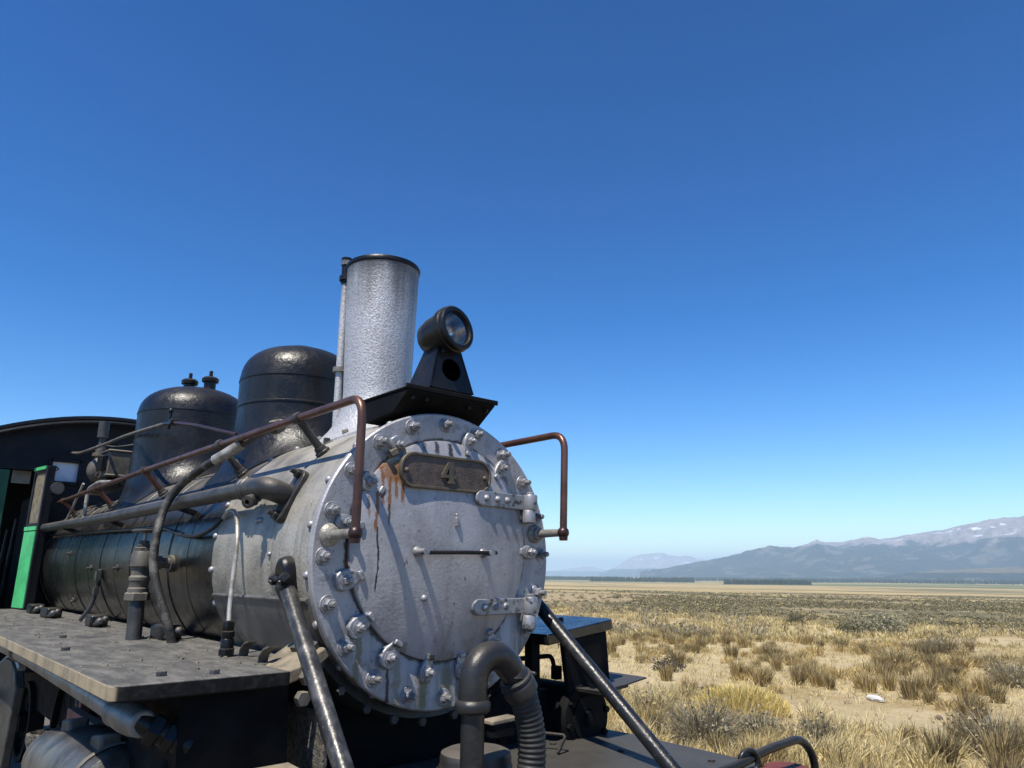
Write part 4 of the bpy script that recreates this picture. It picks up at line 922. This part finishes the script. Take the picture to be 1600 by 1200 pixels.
rg = [[Vector((x, y, roof_z(y) + h_)) for x, h_ in ((-5.36, 0), (-5.36, .03), (-7.6, .03), (-7.6, 0))] for y in yy]
part('cab_roof', MB().ring_loft(rg), 'cab', cab)
part('roof_bead', MB().tube([(-5.355, y, roof_z(y) - .035) for y in yy], .02, 8), 'cab', cab)
for s in (-1, 1):
    m = MB().box((-6.5, s * 1.25, -.45), (1.95, .03, 1.0)).box((-5.56, s * 1.25, .55), (.10, .03, 1.05)).box((-7.4, s * 1.25, .55), (.12, .03, 1.05)).box((-6.5, s * 1.25, 1.03), (1.95, .03, .12))
    part('cab_side', m, 'cab_green', cab)
    # window and its frame
    m = MB()
    for y, z, dy, dz in ((.475, .955, .27, .035), (.475, .74, .27, .03), (.35, .847, .03, .24), (.60, .847, .03, .24)): m.box((xc + .012, s * y, z), (.03, dy, dz))
    wf = part('cab_window', m, 'cab', cab, bevel=.004)
    part('window_pane', MB().box((xc - .008, s * .475, .847), (.006, .24, .20)), 'glass_dust', wf)
    part('window_catch', MB().tube(rnd([(xc + .012, s * .60, .885), (xc + .02, s * .545, .885), (xc + .02, s * .53, .87), (xc + .02, s * .545, .855), (xc + .012, s * .60, .855)], .012), .006, 6), 'black', wf)
part('firebox_back', MB().box((-6.2, 0, -.1), (.9, 1.25, 1.5)), 'black_matte', cab, bevel=.03)
part('rear_window', MB().box((-7.5, -1.02, .93), (.01, .34, .30)), 'glass_dust', cab)
part('rear_wall', MB().box((-7.53, 0, .22), (.03, 2.45, 1.9)).box((-7.53, 0, 1.22), (.03, 2.0, .2)), 'black_matte', cab)
part('cab_jamb', MB().box((-5.47, -1.075, .21), (.02, .33, 1.23)), 'cab_green', cab, bevel=.004)
part('side_light', MB().box((-5.8, -.775, .80), (.01, .15, .12)), 'glass_dust', cab)
for k in range(4): part('gauge_lever', MB().tube([(-5.75, -.95 + .055 * k, -.3), (-5.72, -.93 + .055 * k, .3 + .1 * (k % 2))], .012, 8), 'pipe', cab)
# open front door: frame, green panel below, pane above
A_, B_ = Vector((-5.46, -.705, 0)), Vector((-5.16, -.655, 0)); dd = (B_ - A_).normalized(); ang = math.atan2(dd.y, dd.x); Rz = Matrix.Rotation(ang, 3, 'Z'); L = (B_ - A_).length; mid_ = (A_ + B_) / 2
def dbox(m, u0, u1, z0_, z1_, t, off=0.0):
    c = A_ + dd * (u0 + u1) / 2 * L + Vector((0, 0, (z0_ + z1_) / 2)) + Rz @ Vector((0, off, 0)); return m.box(c, ((u1 - u0) * L, t, z1_ - z0_), Rz)
m = MB(); dbox(m, 0, .10, -.39, .85, .03); dbox(m, .90, 1, -.39, .85, .03); dbox(m, .10, .90, -.39, -.34, .03); dbox(m, .10, .90, .80, .85, .03); dbox(m, .10, .90, .28, .345, .03)
cdoor = part('cab_door', m, 'cab', cab, bevel=.003)
part('door_panel', dbox(MB(), .03, .92, -.385, .27, .012, -.016), 'green', cdoor)
part('door_rail', dbox(dbox(MB(), .0, .93, .28, .315, .012, -.018), .0, .93, .825, .855, .012, -.018), 'green', cdoor)
part('door_pane', dbox(MB(), .10, .90, .34, .80, .006), 'tan_pane', cdoor)
part('door_edge', dbox(MB(), .965, 1.0, -.39, .86, .05, .03), 'cab', cdoor)

# ------------------------------------------------------------------ vegetation
def veg_mat(name, var=.35, rough=.85):
    t = NT(name); a = t.n('ShaderNodeVertexColor'); a.layer_name = 'Col'
    oi = t.n('ShaderNodeObjectInfo').outputs['Random']
    col = t.mix(1.0, a.outputs[0], t.mix(oi, (1 - var * .8,) * 3, (1 + var, 1 + var * .85, 1 + var * .6)), 'MULTIPLY')
    m = t.out(col, rough, 0, None, .15)
    tr = t.n('ShaderNodeBsdfTranslucent'); t.L.new(col, tr.inputs[0]); mx = t.n('ShaderNodeMixShader'); mx.inputs[0].default_value = .3
    t.L.new(t.b.outputs[0], mx.inputs[1]); t.L.new(tr.outputs[0], mx.inputs[2]); t.L.new(mx.outputs[0], t.t.nodes['Material Output'].inputs['Surface']); return m
VEG = veg_mat('dry_plants'); VEG1 = veg_mat('dry_plants_mass', 0.0)
STRAW = [(.68, .56, .28), (.58, .47, .225), (.40, .32, .155), (.76, .655, .375), (.25, .20, .11)]
BROWN = [(.30, .225, .115), (.20, .155, .085), (.40, .305, .16), (.14, .11, .07)]
GREY = [(.36, .315, .215), (.24, .21, .145), (.46, .41, .295), (.15, .13, .092), (.32, .265, .15)]
YELL = [(.72, .58, .21), (.62, .49, .17), (.78, .65, .29), (.5, .39, .15)]
OLIV = [(.13, .125, .07), (.20, .19, .11), (.09, .09, .055), (.28, .26, .16)]
PALE = [(.34, .31, .20), (.25, .235, .15), (.44, .41, .28), (.17, .16, .10)]
def blades(n, h, br, lean, w, pal, g, wind=.0, hv=.35, droop=.35, dome=0.0):
    """n grass blades / twigs as tapered strips: (verts, tris, colours)"""
    rad = br * np.sqrt(g.random(n)); ph = g.random(n) * 2 * np.pi
    p0 = np.stack([rad * np.cos(ph), rad * np.sin(ph), np.zeros(n)], 1)
    az = ph + g.normal(0, .7, n); th = np.abs(g.normal(0, lean, n)) + lean * .35 * rad / max(br, 1e-6)
    L = h * (1 - hv + hv * 1.3 * g.random(n))
    if dome: p0[:, 2] = dome * np.sqrt(np.clip(1 - (rad / (br * 1.02)) ** 2, 0, 1)) * g.uniform(.55, 1, n)
    d = np.stack([np.cos(az), np.sin(az)], 1)
    def dirv(t): return np.concatenate([d * np.sin(t)[:, None], np.cos(t)[:, None]], 1)
    p1 = p0 + dirv(th) * (L * .55)[:, None]
    p2 = p1 + dirv(th + np.abs(g.normal(0, droop, n))) * (L * .45)[:, None]
    p1[:, 0] += wind * L * .25; p2[:, 0] += wind * L
    sa = g.random(n) * np.pi; s = np.stack([np.cos(sa), np.sin(sa), np.zeros(n)], 1) * (w * g.uniform(.6, 1.3, n))[:, None] * .5
    v = np.stack([p0 - s, p0 + s, p1 - s * .8, p1 + s * .8, p2], 1).reshape(-1, 3)
    b = np.arange(n)[:, None] * 5
    f = (b[:, None, :] + np.array([[0, 1, 3], [0, 3, 2], [2, 3, 4]])[None]).reshape(-1, 3)
    c = np.array(pal)[g.integers(0, len(pal), n)] * g.uniform(.8, 1.2, (n, 1))
    return v, f, np.repeat(np.concatenate([c, np.ones((n, 1))], 1), 5, 0)
def leaves(n, r, hgt, sz, pal, g):
    """small leaf faces through a low dome volume"""
    q = g.normal(0, 1, (n, 3)); q /= np.linalg.norm(q, axis=1)[:, None]; q[:, 2] = np.abs(q[:, 2])
    q *= (g.random(n) ** .4)[:, None] * (1 + .22 * np.sin(q[:, 0] * 5 + q[:, 1] * 7))[:, None]
    c0 = q * np.array([r, r, hgt]) + np.array([0, 0, hgt * .05])
    a = g.normal(0, 1, (n, 3)); a /= np.linalg.norm(a, axis=1)[:, None]; b = np.cross(a, g.normal(0, 1, (n, 3))); b /= np.linalg.norm(b, axis=1)[:, None]
    k = (sz * g.uniform(.6, 1.4, n))[:, None]
    v = np.stack([c0 - a * k * .5, c0 + a * k * .5, c0 + b * k], 1).reshape(-1, 3)
    f = np.arange(3 * n).reshape(-1, 3)
    c = np.array(pal)[g.integers(0, len(pal), n)] * g.uniform(.8, 1.2, (n, 1))
    return v, f, np.repeat(np.concatenate([c, np.ones((n, 1))], 1), 3, 0)
def merge(*parts):
    V, F, C, o = [], [], [], 0
    for v, f, c in parts: V.append(v); F.append(f + o); C.append(c); o += len(v)
    return np.concatenate(V), np.concatenate(F), np.concatenate(C)
def vmesh(name, vfc): return raw_mesh(name, vfc[0], vfc[1].ravel(), 3, vfc[2])
def scatter_mesh(name, tmpl, pos, rot, scl, tint, mat):
    """many copies of light templates baked into one mesh"""
    V, F, C, o = [], [], [], 0
    idx = RNG.integers(0, len(tmpl), len(pos))
    for k, (v, f, c) in enumerate(tmpl):
        m = np.where(idx == k)[0]
        if not len(m): continue
        cr_, sr_ = np.cos(rot[m])[:, None], np.sin(rot[m])[:, None]; s_ = scl[m][:, None]
        X = (v[None, :, 0] * cr_ - v[None, :, 1] * sr_) * s_ + pos[m, 0:1]; Y = (v[None, :, 0] * sr_ + v[None, :, 1] * cr_) * s_ + pos[m, 1:2]
        Z = v[None, :, 2] * s_ + pos[m, 2:3]
        V.append(np.stack([X, Y, Z], -1).reshape(-1, 3))
        F.append((f[None] + (np.arange(len(m)) * len(v))[:, None, None]).reshape(-1, 3) + o)
        cc = np.repeat(c[None], len(m), 0).copy(); cc[..., :3] *= tint[m][:, None, None]; C.append(cc.reshape(-1, 4))
        o += len(m) * len(v)
    return link(name, vmesh(name, (np.concatenate(V), np.concatenate(F), np.concatenate(C))), mat)
G = np.random.default_rng(5)
tus = [vmesh('tussock', merge(blades(210, .42, .095, .20, .013, STRAW[1:3] + BROWN[:4], G, .08), blades(45, .26, .11, .55, .012, STRAW, G))) for _ in range(5)]
tus2 = [vmesh('bunch_grass', merge(blades(260, .19, .19, .42, .012, STRAW + STRAW[:2] + BROWN[:2], G, .10, dome=.16), blades(70, .16, .22, .7, .012, STRAW, G))) for _ in range(5)]
# candidate spots on the steppe, nearest first
def dens(x, y):
    n = fbm(x * .35 + 9, y * .35, 3, 77); strip_hi = 11.5 + np.clip(-x - 5.5, 0, 9) * .33 + (n - .5) * 2.2; strip_lo = 8.75 + (n - .5) * 1.5
    d = np.where(y > strip_hi, 4.8 * np.clip((n - .27) * 3.6, .08, 1.5), np.where(y > strip_lo, .55, 1.3))
    return np.where(y > 27, d * np.clip(1 - (y - 27) / 22, .12, 1), d)
N = 130000
az_ = np.radians(G.uniform(36, 84, N)); r_ = np.sqrt(G.uniform(6.0 ** 2, 68 ** 2, N))
X, Y = CX - np.cos(az_) * r_, CY + np.sin(az_) * r_
area = .5 * math.radians(48) * (68 ** 2 - 36)
keep = (G.random(N) < dens(X, Y) * area / N) & (Y > 4.6) & (((X + 3.5) / 1.0) ** 2 + ((Y - 7.8) / .95) ** 2 > 1)
X, Y, r_ = X[keep], Y[keep], r_[keep]
o_ = np.argsort(r_); X, Y, r_ = X[o_], Y[o_], r_[o_]; Z = ground_z(X, Y) - .01
aa = np.degrees(np.arctan2(Y - CY, CX - X))
inview = (aa > 46) & (aa < 77) & (r_ > 8.3)
ind = np.where(inview)[0][:290]; rest = np.setdiff1d(np.arange(len(X)), ind)
n_t = 0
for k, i in enumerate(ind):
    tall = (Y[i] < 12.5 and G.random() < .8) or G.random() < .35
    me = (tus if tall else tus2)[k % 5]
    nm = 'tussock' if tall else 'bunch_grass'
    o = link(nm, me, VEG, loc=(X[i], Y[i], Z[i])); s = G.uniform(.6, 1.1) * (1.0 if tall else .92); o.scale = (s * G.uniform(.85, 1.15), s * G.uniform(.85, 1.15), s * G.uniform(.85, 1.1)); o.rotation_euler = (0, 0, G.uniform(-.8, .8))
    zone = 'sand' if 8.7 < Y[i] < 11.6 else 'track' if Y[i] <= 8.7 else 'beyond'
    txt = {('sand', 1): 'upright brown tussock standing on the bare sand strip', ('track', 1): 'upright brown tussock between the train and the sand strip', ('beyond', 1): 'upright brown tussock at the edge of the dense grass',
           ('sand', 0): 'low golden grass clump on the bare sand strip', ('track', 0): 'low golden grass clump between the train and the sand strip', ('beyond', 0): 'low golden grass clump in the dense grass beyond the sand strip'}[(zone, int(tall))]
    tag(o, txt, 'grass tussock' if tall else 'grass clump', {'sand': 'on the sand strip', 'track': 'between train and sand strip', 'beyond': 'beyond the sand strip'}[zone].join(('tussocks ' if tall else 'grass clumps ', '')), kind='thing')
lowt = [merge(blades(62, .20, .19, .45, .022, STRAW + STRAW[:2] + BROWN[:2], G, .10, dome=.16), blades(12, .18, .2, .7, .02, STRAW, G)) for _ in range(6)]
grt = [merge(blades(40, .34, .26, .6, .020, GREY, G, .05, dome=.08), leaves(50, .38, .34, .05, GREY + OLIV[:2], G)) for _ in range(4)]
rnd_ = G.random(len(X))
gsel = rest[(rnd_[rest] < .07)]; tsel = rest[(rnd_[rest] >= .07)]
def put(name, tm, sel, label, lo_=.6, hi_=1.15, boost=1.0):
    pos = np.stack([X[sel], Y[sel], Z[sel]], 1)
    o = scatter_mesh(name, tm, pos, G.uniform(0, 6.28, len(sel)), G.uniform(lo_, hi_, len(sel)) * boost, G.uniform(.78, 1.3, len(sel)), VEG1)
    return tag(o, label, name.replace('_', ' ') if False else 'grass', kind='stuff')
put('dry_grass', lowt, tsel, 'mass of dry golden grass clumps across the steppe', .45, 1.0)
tag(put('grey_scrub', grt, gsel, 'grey twiggy scrub scattered among the grass', .7, 1.5), cat='scrub')
# fine dry straw and litter between the clumps
M_ = 15000
az2 = np.radians(G.uniform(40, 80, M_)); r2 = 5.5 + 22 * G.random(M_) ** 1.3
X2, Y2 = CX - np.cos(az2) * r2, CY + np.sin(az2) * r2; k2 = Y2 > 4.5
k2 &= (G.random(M_) < np.where((Y2 > 8.9) & (Y2 < 11), .25, 1.0)); X2, Y2 = X2[k2], Y2[k2]
lit = [blades(7, .13, .05, .9, .010, STRAW, G, droop=.5) for _ in range(6)]
tag(scatter_mesh('straw_litter', lit, np.stack([X2, Y2, ground_z(X2, Y2) - .005], 1), G.uniform(0, 6.28, len(X2)), G.uniform(.5, 1.3, len(X2)), G.uniform(.8, 1.2, len(X2)), VEG1), 'short dry straw and litter on the sand', 'straw', kind='stuff')
# denser straw and shrubs right behind the train
M3 = 700
X3 = G.uniform(-12, 2, M3); Y3 = G.uniform(4.8, 8.6, M3); k3 = (((X3 + 3.45) / 1.0) ** 2 + ((Y3 - 7.6) / .85) ** 2 > 1) & ((Y3 < 7.2) | (X3 < -3) | (G.random(M3) < .35)); X3, Y3 = X3[k3], Y3[k3]; M3 = len(X3)
tl = [blades(60, .34, .13, .45, .013, STRAW, G, .15) for _ in range(5)]
tag(scatter_mesh('straw_grass', tl, np.stack([X3, Y3, ground_z(X3, Y3) - .01], 1), G.uniform(-.6, .6, M3), G.uniform(.5, 1.1, M3), G.uniform(.8, 1.15, M3), VEG1), 'pale straw grass along the foot of the track', 'grass', kind='stuff')
# far scrub plain
M4 = 26000
az4 = np.radians(G.uniform(38, 82, M4)); r4 = np.exp(G.uniform(np.log(42), np.log(620), M4))
X4, Y4 = CX - np.cos(az4) * r4, CY + np.sin(az4) * r4
nn4 = fbm(X4 * .03, Y4 * .06, 4, 31); k4 = (G.random(M4) < np.clip((nn4 - .36) * 3.2, .05, .8) * np.clip((np.degrees(az4) - 47) / 9, .10, 1)) & (Y4 > 26)
X4, Y4, r4 = X4[k4], Y4[k4], r4[k4]
far_t = [leaves(40, .42, .34, .13, OLIV + BROWN[:2] + STRAW[1:2], G) for _ in range(8)]
tag(scatter_mesh('far_scrub', far_t, np.stack([X4, Y4, ground_z(X4, Y4)], 1), G.uniform(0, 6.28, len(X4)), G.uniform(.5, 1.25, len(X4)) * np.clip(r4 / 130, .7, 1.7), G.uniform(.75, 1.3, len(X4)), VEG1), 'dark low scrub dotting the plain far off', 'scrub', kind='stuff')
# bushes one can tell apart
def bush(name, loc, vfc, label, cat, rot=0.0):
    o = link(name, vmesh(name, vfc), VEG1, loc=(loc[0], loc[1], float(ground_z(loc[0], loc[1])) - .015)); o.rotation_euler = (0, 0, rot); return tag(o, label, cat)
bush('cushion_bush', (-3.75, 8.15), merge(blades(2400, .16, .66, .35, .011, YELL, G, dome=.34), blades(260, .2, .5, .5, .01, BROWN, G, dome=.2)), 'bright yellow cushion bush on the sand behind the front beam', 'bush')
def twig(r, h, n, pal, lv=0, lp_=None): 
    a = blades(n, h, r * .45, .62, .010, pal, G, droop=.5, dome=h * .12)
    return merge(a, leaves(max(lv, 1), r, h * .95, .035, lp_ or pal, G))
bush('grey_shrub', (-3.15, 6.35), twig(.62, .55, 900, GREY, 900), 'large grey twiggy shrub just behind the front deck edge', 'shrub')
bush('grey_shrub', (-2.80, 7.0), twig(.42, .36, 520, GREY, 500), 'small grey shrub right below the yellow cushion bush', 'shrub')
bush('grey_shrub', (-2.25, 7.45), twig(.34, .30, 420, GREY, 380), 'grey shrub above the bend of the uncoupling lever', 'shrub')
bush('grey_shrub', (-4.6, 7.2), twig(.48, .45, 640, GREY[:2] + STRAW[:2], 420), 'straw grey shrub between the far brace and the cylinder', 'shrub')
bush('grey_shrub', (-.62, 8.3), twig(.62, .52, 820, GREY + BROWN, 500), 'grey brown shrub in the lower right corner of the view', 'shrub')
bush('grey_shrub', (-2.05, 14.6), twig(.6, .5, 700, GREY + STRAW[:1], 500), 'rounded grey shrub at the right edge beyond the sand strip', 'shrub')
bush('dark_shrub', (-7.75, 11.75), merge(leaves(900, .36, .30, .035, [(.085, .07, .055), (.12, .10, .085), (.055, .05, .045)], G), blades(120, .2, .2, .7, .008, BROWN, G)), 'small dark round shrub at the edge of the sand strip', 'shrub')
bush('pale_bush', (-9.75, 27.6), merge(leaves(2600, 1.0, .75, .07, PALE, G), blades(200, .6, .6, .6, .012, GREY, G)), 'large pale green rounded bush standing out on the plain', 'bush')
bush('dark_bush', (-10.3, 26.2), merge(leaves(1100, .55, .5, .06, OLIV, G), blades(120, .5, .3, .5, .012, GREY, G)), 'dark bush just left of the pale rounded bush', 'bush')
bush('tall_bush', (-13.6, 28.5), merge(leaves(700, .45, .62, .06, OLIV[:3], G), blades(120, .7, .3, .4, .012, GREY, G)), 'spiky dark bush farther left on the plain', 'bush')
bush('brown_shrub', (-4.45, 15.5), twig(.62, .5, 700, BROWN + STRAW[:2], 300), 'wide rounded brown shrub in the middle of the dense grass', 'shrub')
bush('brown_shrub', (-4.9, 19.5), twig(.8, .5, 700, BROWN[:2] + GREY[1:2], 500), 'dark domed shrub deep in the dense grass', 'shrub')
# stones
def stone(loc, d, rz, label, col, seed):
    g = np.random.default_rng(seed); m = MB(); rg = []
    for k in range(8):
        t = math.pi * k / 7; rg.append([Vector((math.sin(t) * math.cos(a) * d[0] * .5 * g.uniform(.8, 1.15), math.sin(t) * math.sin(a) * d[1] * .5 * g.uniform(.8, 1.15), math.cos(t) * d[2] * .5)) for a in [2 * math.pi * j / 10 for j in range(10)]])
    m.ring_loft(rg, (False, False)); o = link('stone', m.mesh('stone', 30), paint('stone_' + str(seed), col, tuple(q * .75 for q in col), vs=9, rough=.9, bs=40, bstr=.6))
    o.location = (loc[0], loc[1], float(ground_z(*loc)) + d[2] * .28); o.rotation_euler = (0, 0, rz); return tag(o, label, 'stone')
stone((-3.06, 11.05), (.40, .16, .12), -.5, 'long white stone lying on the bare sand', (.60, .58, .54), 1)
stone((-5.35, 11.35), (.13, .11, .10), .2, 'pale round stone at the edge of the sand strip', (.55, .50, .42), 2)
stone((-5.55, 10.15), (.16, .10, .09), .6, 'dark stone left of another on the sand', (.07, .06, .055), 3)
stone((-5.05, 10.05), (.12, .09, .07), .1, 'smaller dark stone right of another on the sand', (.06, .055, .05), 4)
stone((-1.25, 9.35), (.12, .10, .08), .1, 'small pale stone on bare sand near the right edge', (.50, .45, .38), 5)
stone((-1.75, 10.0), (.11, .09, .08), .7, 'small brown stone on bare sand among tussocks', (.16, .12, .09), 6)
m = MB()
for k in range(12):
    a = random.uniform(-.6, .6); c = Vector((random.uniform(-.25, .25), random.uniform(-.12, .12), random.uniform(.02, .10))); dvv = Vector((math.cos(a), math.sin(a), random.uniform(-.3, .5))) * random.uniform(.08, .22)
    m.tube([c - dvv, c + Vector((0, 0, .01)), c + dvv], [.008, .011, .005], 6)
tag(link('dead_branch', m.mesh('dead_branch'), paint('dead_wood', (.22, .20, .18), (.10, .09, .08), vs=20, rough=.9), loc=(-5.15, 9.25, float(ground_z(-5.15, 9.25)))), 'heap of dead grey branches on the sand', 'branch')
# ------------------------------------------------------------------ far woods
def conifer(g, h=1.0):
    V, F, C = [], [], []
    o = 0; n = 7
    for z0, z1, r in ((.06, .5, .24), (.30, .78, .19), (.55, 1.0, .13)):
        a = np.linspace(0, 2 * np.pi, n, endpoint=False) + g.random(); rr = r * g.uniform(.7, 1.25, n)
        v = np.concatenate([np.stack([rr * np.cos(a), rr * np.sin(a), z0 + g.uniform(-.05, .05, n)], 1), [[g.normal(0, .02), g.normal(0, .02), z1]]])
        f = [(i, (i + 1) % n, n) for i in range(n)]
        c = np.array([(.022, .036, .018), (.032, .046, .022), (.018, .028, .016)])[g.integers(0, 3, n + 1)]
        V.append(v); F.append(np.array(f) + o); C.append(np.concatenate([c, np.ones((n + 1, 1))], 1)); o += n + 1
    return np.concatenate(V), np.concatenate(F), np.concatenate(C)
con = [conifer(G) for _ in range(8)]
def wood(name, label, rects, hh):
    P_, S_ = [], []
    for a0, a1, r0_, r1_, n in rects:
        a = np.radians(G.uniform(a0, a1, n)); r = G.uniform(r0_, r1_, n); x, y = CX - np.cos(a) * r, CY + np.sin(a) * r
        P_.append(np.stack([x, y, ground_z(x, y) - .3], 1)); S_.append(G.uniform(hh[0], hh[1], n))
    P_, S_ = np.concatenate(P_), np.concatenate(S_)
    tag(scatter_mesh(name, con, P_, G.uniform(0, 6.28, len(P_)), S_, G.uniform(.7, 1.3, len(P_)), VEG1), label, 'wood', kind='stuff')
wood('pine_plantation', 'dark block of pines standing alone on the golden plain', [(57.4, 63.3, 1780, 1960, 620)], (6.5, 13.5))
wood('pine_belt', 'long belt of dark woodland below the mountains', [(61, 84, 3000, 4600, 5200), (44, 50, 3000, 3700, 1500), (47.5, 55.2, 2300, 2600, 900), (54.5, 62, 3300, 4300, 900), (30, 45, 3000, 4200, 1200)], (5, 17))

# ------------------------------------------------------------------ air
hz = MB().box((0, 4000, 172.5), (38000, 34000, 545)).mesh('haze', recalc=True)
hm = bpy.data.materials.new('haze'); hm.use_nodes = True
for nd in list(hm.node_tree.nodes):
    if nd.type == 'BSDF_PRINCIPLED': hm.node_tree.nodes.remove(nd)
pv = hm.node_tree.nodes.new('ShaderNodeVolumePrincipled'); pv.inputs['Color'].default_value = (.60, .80, 1.0, 1); pv.inputs['Density'].default_value = 1.15e-4
pv.inputs['Anisotropy'].default_value = 0.0
hm.node_tree.links.new(pv.outputs[0], hm.node_tree.nodes['Material Output'].inputs['Volume'])
tag(link('haze', hz, hm), kind='stuff')
